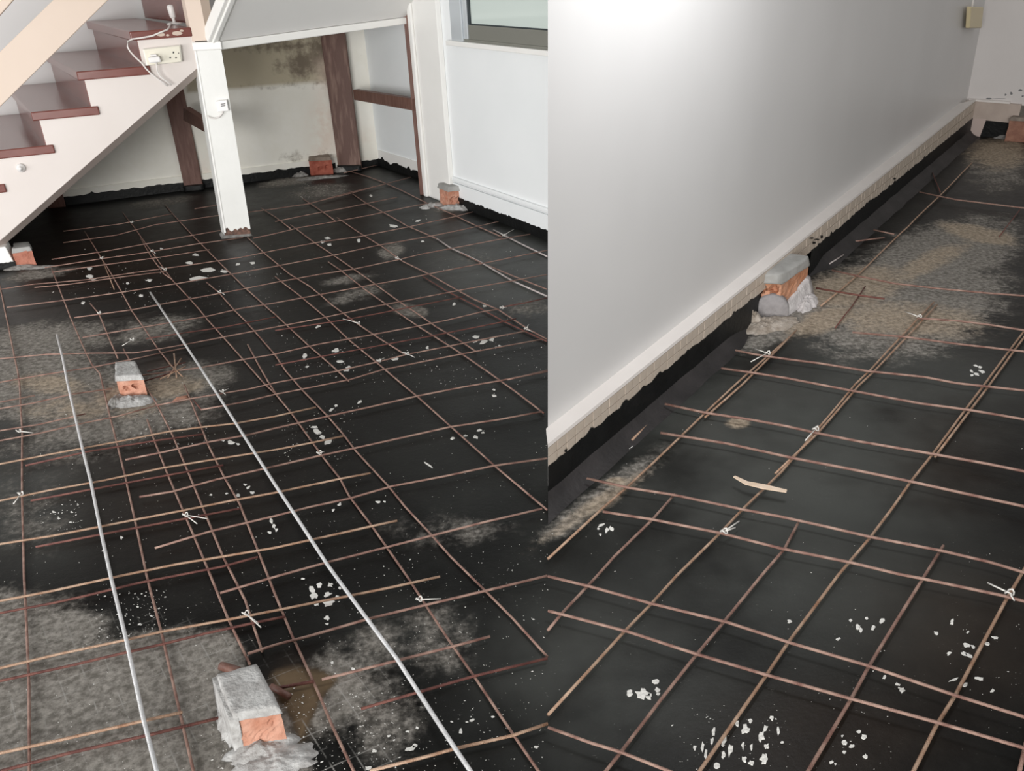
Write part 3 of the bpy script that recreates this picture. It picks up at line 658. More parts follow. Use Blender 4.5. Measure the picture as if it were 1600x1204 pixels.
# ------------------------------------------------------------------ brick stumps
def stump(label, quad, h, bm_, capm, capz=.016, base=None, pits=(), seed=0, ledge=.0, courses=1, caps=1.04, amp=.004, capr=.0):
    q_ = [F(x, y) for x, y in quad]; c = sum(q_)/4
    t = empty('brick_stump', setz(c, 0), label, 'brick', 'broken brick stumps of the removed wall')
    del t['group']
    hh = h/courses
    for k_ in range(courses):
        a = [v_+Z*(.001+hh*k_) for v_ in ins(q_, 1+.02*random.uniform(-1, 1))]; b_ = [v_+Z*(hh*(k_+1)-.004*(courses > 1)) for v_ in ins(q_, .985)]
        rough('brick', a, b_, bm_, t, 12, amp, 22, pits if k_ == courses-1 else (), False, 0, seed+k_)
    a = [v_+Z*(h-.004) for v_ in ins(q_, caps)]; b_ = [v_+Z*(h+capz) for v_ in ins(q_, caps*.9)]
    rough('mortar_cap', a, b_, capm, t, 12, .005, 16, (), True, capr, seed+3)
    if base:
        for i, (cx, cy, rx, ry, an, hb, mt) in enumerate(base): mound('mortar_base', F(cx, cy), rx, ry, math.radians(an), hb, mt, t, seed=seed+i)
    return t, q_
def base_from_top(tops, h): return [tuple(PX(setz(F(x, y, h), 0))) for x, y in tops]
tq = base_from_top([(365, 1125), (438, 1110), (402, 1042), (338, 1057)], .098)
s1, q1 = stump('brick stump nearest the camera, orange end under a long grey mortar top', tq, .098, M_brick, M_mortarw, .012,
      [(412, 1168, .075, .05, 8, .022, M_mortarw), (430, 1190, .085, .05, 10, .014, M_mortarw), (362, 1120, .03, .09, 20, .03, M_mortarw)], [((1, 0), u_, .42, .09, .003) for u_ in (.2, .35, .5, .65, .8)]+[((1, 0), .8, .72, .07, .006), ((1, 0), .3, .1, .08, .006)], 2, amp=.0025)
rough('mortar_side', [q1[0]-unit(q1[1]-q1[0])*.014, q1[0]+unit(q1[1]-q1[0])*.006, q1[3]+unit(q1[1]-q1[0])*.006, q1[3]-unit(q1[1]-q1[0])*.016], [v_+Z*.1 for v_ in (q1[0]-unit(q1[1]-q1[0])*.008, q1[0]+unit(q1[1]-q1[0])*.01, q1[3]+unit(q1[1]-q1[0])*.006, q1[3]-unit(q1[1]-q1[0])*.01)], M_mortarw, s1, 9, .004, 20, (), True, 0, 4)
tq = base_from_top([(180, 592), (224, 590), (212, 566), (180, 568)], .082)
s2, q2 = stump('brick stump on dusty floor between the two galvanised rods, with broken front', tq, .078, M_brick, M_mortarw, .014,
      [(208, 628, .085, .05, 6, .02, M_mortarw), (182, 628, .03, .06, 0, .02, M_mortar)], [((1, 0), .7, .6, .14, .02), ((1, 0), .35, .52, .14, .014)], 7)
tq = base_from_top([(18, 392), (49, 388), (46, 380), (22, 382)], .098)
s3, q3 = stump('small brick stump at the foot of the stairs on the left edge', tq, .088, mat('dull_orange_brick', (.36, .13, .085), .85, (.46, .19, .13), 22, .4, 80), M_mortarcap, .02,
      [(30, 418, .09, .05, 8, .012, M_mortar), (60, 418, .09, .03, 8, .008, M_mortar)], (), 11)
tq = base_from_top([(482, 250), (518, 248), (512, 240), (482, 243)], .12)
s4, q4b = stump('dark red brick stump against the cream back wall beside the wide timber post', tq, .115, M_brickd, mat('brown_mortar_cap', (.17, .13, .10), .9, (.27, .22, .18), 25, .4, 70), .02,
      [(470, 275, .06, .03, 10, .03, M_mortar), (532, 268, .06, .04, 10, .035, M_mortar), (500, 278, .2, .05, 10, .012, M_mortar)], [((1, 0), .45, .45, .1, .02), ((1, 0), .8, .55, .08, .015)], 13)
tq = base_from_top([(701, 297), (728, 294), (722, 284), (686, 291)], .12)
s5, q5 = stump('orange brick stump at the foot of the white pilaster below the window', tq, .115, M_brick, M_mortarcap, .025,
      [(712, 326, .13, .05, -20, .025, M_mortarw), (676, 322, .09, .04, 20, .02, M_mortarw), (665, 326, .03, .02, 0, .02, M_mortarw), (732, 322, .04, .05, 0, .04, M_mortarw)], [((1, 0), .5, .45, .14, .012), ((1, 0), .2, .47, .16, .012), ((1, 0), .8, .5, .14, .012), ((0, 0), .3, .5, .12, .015), ((0, 0), .7, .55, .12, .015)], 17, caps=1.12)
M_sandy = mat('sandy_mortar', (.27, .225, .18), .9, (.44, .39, .34), 30, .6, 90); M_plw = mat('pinkish_white_plaster', (.44, .415, .41), .9, (.66, .63, .62), 26, .6, 90)
# stump set in the skirting of the partition
tq = base_from_top([(1180, 436), (1222, 438), (1264, 410), (1216, 402)], .17)
s6, q6 = stump('orange brick stump with rounded grey cap set in the long white wall skirting', tq, .155, mat('sandy_orange_brick', (.46, .20, .10), .85, (.60, .33, .22), 12, .5, 80), M_mortarcap, .05,
      [(1200, 508, .15, .075, 30, .022, M_sandy), (1262, 474, .04, .12, -30, .03, M_plw), (1176, 503, .04, .06, 10, .05, M_sandy)], [((1, 0), .28, .86, .14, .03), ((1, 0), .72, .82, .14, .03)], 19, caps=1.16, amp=.006, capr=.10)
lathe('mortar_plug', V(1205, 484, q6[0]-nG*0, q6[1]), [(.075, -.03), (.075, .014), (.068, .02), (.02, .022)], mat('round_grey_mortar', (.25, .235, .235), .9, (.32, .30, .30), 30, .3, 80), s6, 22, unit(np.cross(q6[1]-q6[0], Z)))
rough('mortar_side', [q6[1]+nS*.02, q6[1]+unit(q6[1]-q6[0])*.035, q6[2]+unit(q6[1]-q6[0])*.045, q6[2]], [q6[1]+Z*.03, q6[1]+Z*.035+unit(q6[1]-q6[0])*.012, q6[2]+Z*.10+unit(q6[1]-q6[0])*.014, q6[2]+Z*.11], M_plw, s6, 9, .006, 20, (), True, 0, 4)
for (x, y, w, h_) in ((1268, 372, 7, 3), (1276, 374, 10, 2), (1272, 379, 5, 4), (1284, 370, 4, 5), (1292, 372, 6, 6), (1299, 366, 3, 7), (1281, 381, 6, 3), (1311, 362, 3, 6), (1398, 279, 4, 3), (884, 704, 4, 5)):
    pts = [V(x+w*.6*math.cos(a)*random.uniform(.5, 1.1), y+h_*.6*math.sin(a)*random.uniform(.5, 1.1), Ga+nG*.003, Gb+nG*.003) for a in np.linspace(0, 6.28, 10)[:-1]]
    extrude('bitumen_spot', pts, nG*.001, M_bit, base_c)
for (x, y, w, h_) in ((1594, 141, 8, 4), (1580, 146, 4, 5), (1571, 148, 3, 3), (1598, 150, 4, 3), (1545, 154, 9, 3), (1560, 154, 26, 1)):
    pts = [V(x+w*.6*math.cos(a)*random.uniform(.5, 1.1), y+h_*.6*math.sin(a)*random.uniform(.5, 1.1), e0+nE*.001, e0+uE+nE*.001) for a in np.linspace(0, 6.28, 10)[:-1]]
    extrude('chipped_spot', pts, nE*.001, M_dark, wall_e)
s7c = ep(.42, 0, .01)
q7 = [ep(.27, 0, .09), ep(.60, 0, .09), ep(.60, 0, -.03), ep(.27, 0, -.03)]
s7, _ = stump('reddish brick stump under the end wall at the right edge', [tuple(PX(v_)) for v_ in q7], .16, mat('muddy_brick', (.22, .10, .07), .85, (.36, .19, .13), 14, .4, 70), mat('muddy_mortar', (.17, .14, .12), .9, (.28, .24, .2), 22), .02,
      [(1585, 214, .16, .08, 0, .03, M_mortar)], [((1, 0), .6, .3, .12, .02)], 23)
# ------------------------------------------------------------------ steel mesh
BARS_L = [  # (colour, radius mm, layer, pixel points)
('r',4,0,[(1,452),(12,506),(19,538),(31,601),(34,674),(35,773),(39,900),(42,965),(44,1072),(47,1204)]),
('r',4,0,[(81,420),(90,444),(110,495),(125,530),(144,570),(156,583),(172,653),(183,693),(196,747),(212,816),(230,900),(253,989),(280,1107),(302,1204)]),
('r',4,0,[(230,655),(242,687),(261,738),(285,798),(320,880),(357,967),(391,1038)]),
('r',4,0,[(193,545),(212,580),(245,631),(269,679),(296,741),(323,808),(349,870),(384,938),(395,973),(410,1018)]),
('r',4,0,[(288,601),(301,634),(325,693),(349,744),(374,787),(403,860),(430,927),(457,994),(486,1056),(503,1094),(521,1139),(552,1204)]),
('r',4,0,[(132,361),(159,404),(188,452),(207,487),(226,514),(247,545),(269,572)]),
('b',3,0,[(161,409),(170,431),(179,452)]),
('r',4,0,[(141,474),(155,490),(170,528),(184,560)]),
('r',4,0,[(191,331),(208,353),(237,393),(258,422),(271,439),(298,468),(325,500),(379,560),(414,600),(430,615),(456,646),(481,681),(505,714),(531,748),(546,774),(581,822),(605,857),(638,903),(664,943),(701,1000),(742,1059),(801,1146),(841,1204)]),
('r',4,0,[(220,372),(236,400),(256,428),(268,436)]),
('r',4,0,[(258,320),(280,345),(304,371),(347,414),(382,448),(419,482),(430,491),(484,541),(545,595)]),
('r',4,0,[(323,441),(343,457),(366,484),(398,517),(430,554),(447,580),(474,610),(513,650),(537,679),(556,704),(607,760),(634,792),(672,833),(704,868),(736,900),(755,919),(801,967),(855,1026)]),
('r',4,0,[(387,538),(404,570),(419,597),(432,617)]),
('r',4,0,[(387,371),(414,396),(453,428),(484,447),(519,476),(559,506),(591,527),(632,553)]),
('r',4,0,[(430,432),(465,459),(508,495),(546,531),(591,568),(628,600),(653,620),(704,666),(774,728),(855,796)]),
('r',4,0,[(408,325),(430,339),(454,357)]),
('r',4,0,[(454,351),(494,381),(532,406),(554,421),(591,447),(624,471),(650,488),(683,511),(720,533),(744,549)]),
('r',4,0,[(513,409),(532,422),(570,452),(613,482),(656,511),(699,538),(728,557),(763,581),(806,612),(849,645)]),
('r',4,0,[(473,310),(500,328),(524,345)]),
('r',4,0,[(527,340),(559,362),(597,385),(629,408),(672,429),(712,452),(742,468),(779,484),(825,514),(855,530)]),
('d',4,0,[(661,432),(699,455),(739,476),(790,503),(855,533)]),
('r',4,0,[(551,303),(575,319),(605,335),(637,353),(683,373)]),
('p',5,0,[(683,373),(704,387),(750,409),(801,439),(855,463)]),
('r',4,0,[(700,385),(755,412),(806,433),(855,452)]),
('r',4,0,[(548,268),(575,276),(594,283),(629,298),(669,318),(710,336),(747,354),(785,370)]),
('p',5,0,[(771,359),(814,381),(855,401)]),
# transverse
('r',3.5,1,[(537,270),(589,258)]),('r',3.5,1,[(473,320),(540,304),(642,277)]),('r',3.5,1,[(375,333),(430,326),(484,318),(548,300),(613,285)]),
('r',3.5,1,[(430,346),(484,335),(543,324),(581,316),(620,308)]),('r',3.5,1,[(396,372),(430,365),(470,355),(524,346),(578,336),(640,323),(672,317)]),
('r',3.5,1,[(0,452),(51,444),(134,437),(215,425),(296,414),(376,402),(430,391),(494,379),(564,369),(640,354),(712,338),(739,331)]),
('r',3.5,1,[(11,480),(108,468),(194,456),(277,443),(357,429),(430,416),(524,398),(591,383),(672,369),(726,358),(779,346)]),
('r',3.5,1,[(116,496),(207,484),(296,467),(382,451),(430,441),(497,429),(554,420),(626,405),(658,397),(712,387),(779,374),(828,366)]),
('r',3.5,1,[(129,527),(223,511),(323,494),(376,482),(430,473),(484,463),(564,448),(632,436),(699,422),(766,409),(855,391)]),
('r',3.5,1,[(0,560),(75,553),(210,551),(250,545),(290,538),(371,522),(430,511),(497,498),(578,480),(658,465),(726,452),(793,440),(855,429)]),
('r',3.5,1,[(223,586),(314,574),(382,561),(430,553),(497,538),(564,526),(645,511),(699,500),(752,487),(779,483)]),
('d',3.5,1,[(782,480),(820,473),(855,465)]),
('r',3.5,1,[(0,597),(70,585),(145,573),(212,560),(290,543)]),
('r',3.5,1,[(240,634),(296,623),(349,614),(390,607),(430,598),(524,580),(591,565),(634,554),(699,541),(779,525),(822,517)]),
('r',3.5,1,[(314,640),(380,628),(430,616),(481,606),(546,593),(597,578),(699,557),(744,549),(847,530)]),
('d',3.5,0,[(301,623),(314,640)]),
('r',3.5,1,[(793,593),(855,578)]),
('d',3.5,1,[(430,516),(537,500),(645,479),(726,463)]),('d',3.5,1,[(430,570),(543,549),(672,525),(779,504),(806,498)]),
('r',3.5,1,[(0,673),(60,663),(118,650),(134,646)]),('r',3.5,1,[(0,688),(60,677),(121,663),(185,650),(242,634)]),('r',3.5,1,[(0,638),(51,630),(110,616),(175,607)]),('r',3.5,1,[(0,628),(54,618)]),
('b',4,1,[(0,725),(81,709),(183,690),(263,674),(317,667),(368,661),(430,650),(494,636)]),
('r',4,1,[(196,718),(255,706),(328,690),(390,679),(430,669),(513,650),(581,635),(653,618),(726,604),(779,595),(855,580)]),
('d',4,1,[(40,727),(134,706),(242,688),(317,678)]),
('b',4,1,[(0,782),(81,765),(161,751),(255,731),(336,717),(430,702),(484,692),(537,681)]),
('d',4,1,[(48,782),(142,764),(258,743),(349,727)]),
('r',4,1,[(218,776),(269,768),(339,749),(430,728),(497,712),(554,700),(632,683),(704,667),(779,655),(847,643)]),
('b',4.2,1,[(0,850),(81,837),(153,823),(215,811),(296,795),(363,782),(430,769),(532,748),(579,739)]),
('d',4,1,[(56,854),(161,834),(269,814),(374,794)]),
('r',4,1,[(242,856),(328,830),(430,806),(484,792),(546,778),(613,759),(699,743),(771,728),(855,716)]),
('b',4.2,1,[(0,939),(81,923),(175,902),(277,881),(349,869),(430,856),(505,839),(581,822),(621,813)]),
('d',4,1,[(0,958),(81,942),(129,932),(215,911),(296,895),(347,885),(403,870)]),
('r',4,1,[(344,926),(387,914),(430,900),(511,878),(597,857),(672,837),(752,817),(847,795)]),
('b',4.2,1,[(0,1043),(94,1021),(194,1000),(255,986),(357,967),(430,954),(505,939),(548,930),(605,918),(688,900)]),
('d',4.2,1,[(0,1064),(108,1040),(188,1021),(258,1005),(323,989),(390,975),(446,963)]),
('r',4.2,1,[(387,1021),(430,1008),(484,993),(575,967),(658,946),(752,924),(855,899)]),
('r',4.2,1,[(503,1061),(554,1048),(618,1032),(707,1009),(766,994)]),
('d',4.2,1,[(564,1107),(645,1084),(739,1057),(855,1028)]),
('b',4.5,1,[(578,1204),(672,1180),(712,1169),(801,1149),(855,1131)]),
('b',4.5,1,[(0,1176),(108,1153),(223,1126),(285,1112)]),
('d',4.5,1,[(5,1204),(108,1176),(234,1147),(347,1120)]),
('r',3.5,1,[(304,326),(341,320)]),('r',3.5,1,[(99,361),(188,350),(269,334)]),('r',3.5,1,[(99,379),(183,367),(242,351),(344,336)]),
('r',3.5,1,[(81,405),(167,392),(228,381),(309,366),(349,359)]),('r',3.5,1,[(70,418),(159,404),(231,394),(309,381),(380,371)]),
('r',3.5,1,[(81,425),(161,414),(255,401),(328,390)]),('r',3.5,1,[(54,449),(108,444),(188,433),(258,424)]),
('d',3.5,1,[(228,529),(349,511),(430,495)]),
('d',3.5,1,[(230,580),(290,566)]),('d',3.5,1,[(226,595),(282,578)]),
]
BARS_R = [
('r',5.5,1,[(1437,300),(1494,312),(1600,325)]),('r',5.5,1,[(1300,422),(1345,432),(1399,443),(1469,451),(1544,458),(1600,462)]),
('d',5.5,1,[(1275,450),(1340,461),(1382,467)]),('r',5.5,1,[(1434,497),(1494,501),(1544,507),(1600,516)]),
('r',5.5,1,[(1332,519),(1419,527),(1494,537),(1600,549)]),
('r',5.5,1,[(1149,547),(1181,554),(1230,561),(1282,568),(1357,580),(1444,589),(1494,599),(1600,610)]),
('r',5.5,1,[(1127,575),(1174,582),(1230,591),(1320,608),(1437,630),(1512,640),(1600,655)]),
('r',5.5,1,[(1039,631),(1104,645),(1174,656),(1230,666),(1275,676),(1345,690),(1452,708),(1544,725),(1600,736)]),
('r',5.5,1,[(1032,676),(1074,683),(1137,693),(1242,716),(1320,731),(1419,751),(1494,768),(1600,791)]),
('r',5,1,[(917,747),(985,762),(1054,773),(1161,796),(1220,807),(1295,823),(1362,839),(1469,860),(1544,877),(1600,895)]),
('r',5,1,[(942,799),(1019,812),(1124,832),(1220,857),(1327,878),(1407,897),(1442,904),(1566,930),(1600,939)]),
('r',4.8,1,[(856.5,900),(921,916),(1017,943),(1135,972),(1235,1004),(1356,1040),(1493,1086),(1600,1120)]),
('r',4.8,1,[(856.5,954),(878,959),(981,987),(1090,1022),(1198,1055),(1235,1065),(1329,1091),(1467,1129),(1600,1168)]),
('r',4.5,1,[(856.5,1136),(923,1160),(969,1174),(1047,1204),(1080,1220)]),
('b',5,0,[(1519,254),(1477,297),(1467,307),(1404,367),(1340,430),(1312,454),(1282,478)]),
('b',5,0,[(1236,524),(1149,600),(1099,647),(1059,687),(982,759),(937,799),(856.5,872)]),
('b',5,0,[(1244,516),(1161,600),(1102,652)]),
('b',5,0,[(1459,472),(1434,497),(1360,578),(1337,600),(1274,674),(1220,737),(1161,796),(1124,834),(1057,900),(1017,943),(974,988),(926,1041),(856.5,1117)]),
('b',5,0,[(1464,476),(1366,580),(1342,602),(1279,676),(1212,740)]),
('r',5,0,[(1054,772),(1019,812),(960,869),(932,900),(878,958),(856.5,983)]),
('b',5,0,[(1600,517),(1539,599),(1457,710),(1424,752),(1360,839),(1310,899),(1230,1005),(1196,1057),(1143,1132),(1092,1204),(1075,1228)]),
('b',5,0,[(1600,527),(1546,600),(1461,714)]),
('r',5,0,[(1247,817),(1225,857),(1188,900),(1135,968),(1087,1024),(969,1175),(948,1204),(930,1226)]),
('r',5,0,[(1474,852),(1442,902),(1356,1041),(1329,1092),(1263,1204),(1250,1226)]),
('b',5,0,[(1600,890),(1573,933),(1493,1086),(1465,1132),(1427,1204),(1416,1226)]),
('r',5,0,[(1600,1173),(1590,1215)]),
('d',4,0,[(1352,447),(1330,479),(1320,492),(1305,512)]),('d',4,0,[(1594,327),(1561,370)]),('d',4,0,[(1457,270),(1469,300)]),
('r',5,1,[(1365,359),(1397,366)]),
]
MC = {'r': M_rust, 'b': M_rustb, 'd': M_rustd, 'p': M_pale}
def mesh_sheet(name, label, bars, ref, z0, dz):
    root = empty(name, F(*ref), label, 'rebar mesh')
    for c, rr, lay, pts in bars:
        z = z0+dz*lay+(-.5*dz if c == 'd' and lay else 0)
        pts = [p_ if p_[1] < 1200 else (p_[0]+(p_[0]-pts[-2][0])*0, p_[1]) for p_ in pts]
        w = [F(x, y, z) for x, y in pts]
        if pts[-1][1] == 1204:                                          # runs on past the bottom of the frame
            w.append(w[-1]+unit(w[-1]-w[-2])*.15)
        if pts[-1][0] == 1600: w.append(w[-1]+unit(w[-1]-w[-2])*.5)
        if pts[0][0] == 1600: w.insert(0, w[0]+unit(w[0]-w[1])*.5)
        if pts[0][0] <= 5: w.insert(0, w[0]+unit(w[0]-w[1])*.5)
        tube('bar', w, rr*(.8 if z0 > .01 else .82)/1000, MC[c], root, 6, .0009, .16)
    return root
meshL = mesh_sheet('rebar_mesh', 'rusty brown rebar mesh spread over the black floor around the white post', BARS_L, (430, 620), .007, .008)
meshR = mesh_sheet('rebar_mesh', 'rusty rebar mesh with wide squares lying along the long white wall on the right', BARS_R, (1230, 860), .016, .010)
def tie(root, x, y, tails, z=.02, r=.0016, s=.012):
    c = F(x, y, z); pts = [c+np.array([s*math.cos(a)*(1+.2*random.random()), s*.8*math.sin(a), .006+.006*math.sin(2*a)]) for a in np.linspace(0, 9.5, 16)]
    e = [F(x+dx*.5, y+dy*.5-2, z+.01) for dx, dy in tails[:1]]
    tube('tie_wire', pts, r, M_wire, root, 5)
    for dx, dy in tails: tube('tie_wire', [c+Z*.004, F(x+dx*.5, y+dy*.5-1, z+.007), F(x+dx, y+dy, z)], r, M_wire, root, 5)
for x, y, tl in ((1199, 553, [(-26, 12), (-20, -8)]), (1274, 672, [(-16, 16), (4, -8)]), (1131, 832, [(24, -18), (18, -8)]), (1577, 928, [(-34, -18), (8, 10)]), (1436, 496, [(-22, -9), (2, -5)])):
    tie(meshR, x, y, tl, .03, .0022, .009)
for x, y, tl in ((33, 773, [(-12, 14), (-4, -4)]), (290, 806, [(34, 4), (18, 12)]), (384, 960, [(24, 20), (20, 14)]), (655, 938, [(34, -3), (-2, -4)]), (499, 709, [(8, -4)]), (347, 613, [(10, -6), (6, 4)]),
                 (636, 554, [(12, 4), (-8, -4)]), (592, 565, [(8, -6)]), (620, 404, [(8, 2)]), (159, 404, [(4, -4)]), (238, 393, [(5, 3)]), (206, 348, [(4, -2)]), (207, 532, [(-16, 8), (4, -4)]), (30, 675, [(22, 1)]),
                 (822, 515, [(10, 3), (4, -8)]), (787, 369, [(16, -11), (-8, -6)]), (155, 490, [(4, -2)]), (258, 422, [(-10, -6)]), (343, 457, [(8, 3)]), (784, 482, [(8, -2)]), (560, 506, [(-24, -8)])):
    tie(meshL, x, y, tl, .018, .0017, .007)
# two pale galvanised rods and a few loose pieces
rod = tag(tube('steel_rod', [F(x, y, .024) for x, y in [(235,457),(272,512),(313,574),(370,663),(430,757),(470,818),(513,884),(565,955),(621,1030),(668,1103),(712,1170),(735,1204),(750,1226)]], .0052, M_galv, None, 8), 'longer pale galvanised steel rod crossing the mesh past the middle stump to bottom centre', 'rod')
rod2 = tag(tube('steel_rod', [F(x, y, .024) for x, y in [(89,523),(98,560),(106,600),(118,653),(130,705),(142,752),(156,822),(173,900),(198,1002),(223,1118),(245,1204),(252,1228)]], .0049, M_galv, None, 8), 'shorter pale galvanised steel rod left of the middle brick stump', 'rod')
tag(tube('rusty_offcut', [F(1014, 660, .006), F(987, 688, .006)], .005, M_rustb, None, 6), 'short orange rod offcut loose on the black floor beside the long wall', 'rod')
sv = [F(x, y, .034) for x, y in ((1147, 745), (1166, 755), (1194, 761), (1229, 768))]; 
vs = []; 
for i, (v_, w_) in enumerate(zip(sv, (.004, .008, .011, .006))):
    d_ = unit(np.cross(sv[min(i+1, 3)]-sv[max(i-1, 0)], Z)); vs += [v_-d_*w_, v_+d_*w_, v_+d_*w_+Z*.004, v_-d_*w_+Z*.004]
fs = [(0, 1, 2, 3), (12, 13, 14, 15)]+[(4*i+a, 4*i+(a+1) % 4, 4*i+4+(a+1) % 4, 4*i+4+a) for i in range(3) for a in range(4)]
tag(mk('wood_splinter', vs, fs, M_straw), 'pale curved wood splinter lying across a bar of the right mesh', 'splinter')
tag(tube('pale_offcut', [F(1338, 436-24, .012), F(1318, 390+8, .012), F(1296, 412, .012)][1:], .004, M_pale, None, 6), 'thin pale rod lying at the wall foot behind the capped brick stump', 'rod')
tag(tube('pale_wire', [F(1335, 377, .01), F(1358, 374, .012), F(1382, 371, .01)], .004, M_rust, None, 6), 'thin rusty wire lying on the floor near the far skirting', 'wire')
for (lab, pts, rr, mt) in (('dark timber scrap jammed behind the nearest brick stump', [(345, 1040), (372, 1048)], .011, M_timber), ('dark rod stub sticking out right of the nearest brick stump', [(424, 1072), (452, 1088)], .008, M_timber), ('thin dark rod beside the nearest brick stump in the brown dust', [(436, 1074), (490, 1064)], .004, M_rustd)):
    tag(tube('scrap', [F(x, y, .014) for x, y in pts], rr, mt, None, 7), lab, 'scrap')
for i, pts in enumerate(([(272, 552), (276, 590)], [(263, 566), (285, 588)], [(283, 560), (262, 590)], [(290, 572), (250, 592)])):
    o = tag(tube('rusty_twig', [F(pts[0][0], pts[0][1], .02), F(pts[1][0], pts[1][1], .012)], .003, M_rustb, None, 5), 'rusty wire end in the tangle just right of the middle brick stump', 'wire', 'rusty wire ends right of the middle stump')
rough_sh = tag(rough('brick_shard', [F(268, 628), F(296, 622), F(292, 617), F(276, 620)], [F(272, 627, .012), F(292, 622, .012), F(290, 618, .01), F(278, 620, .012)], M_brick, None, 6, .004), 'orange brick shard lying right of the middle brick stump', 'brick')

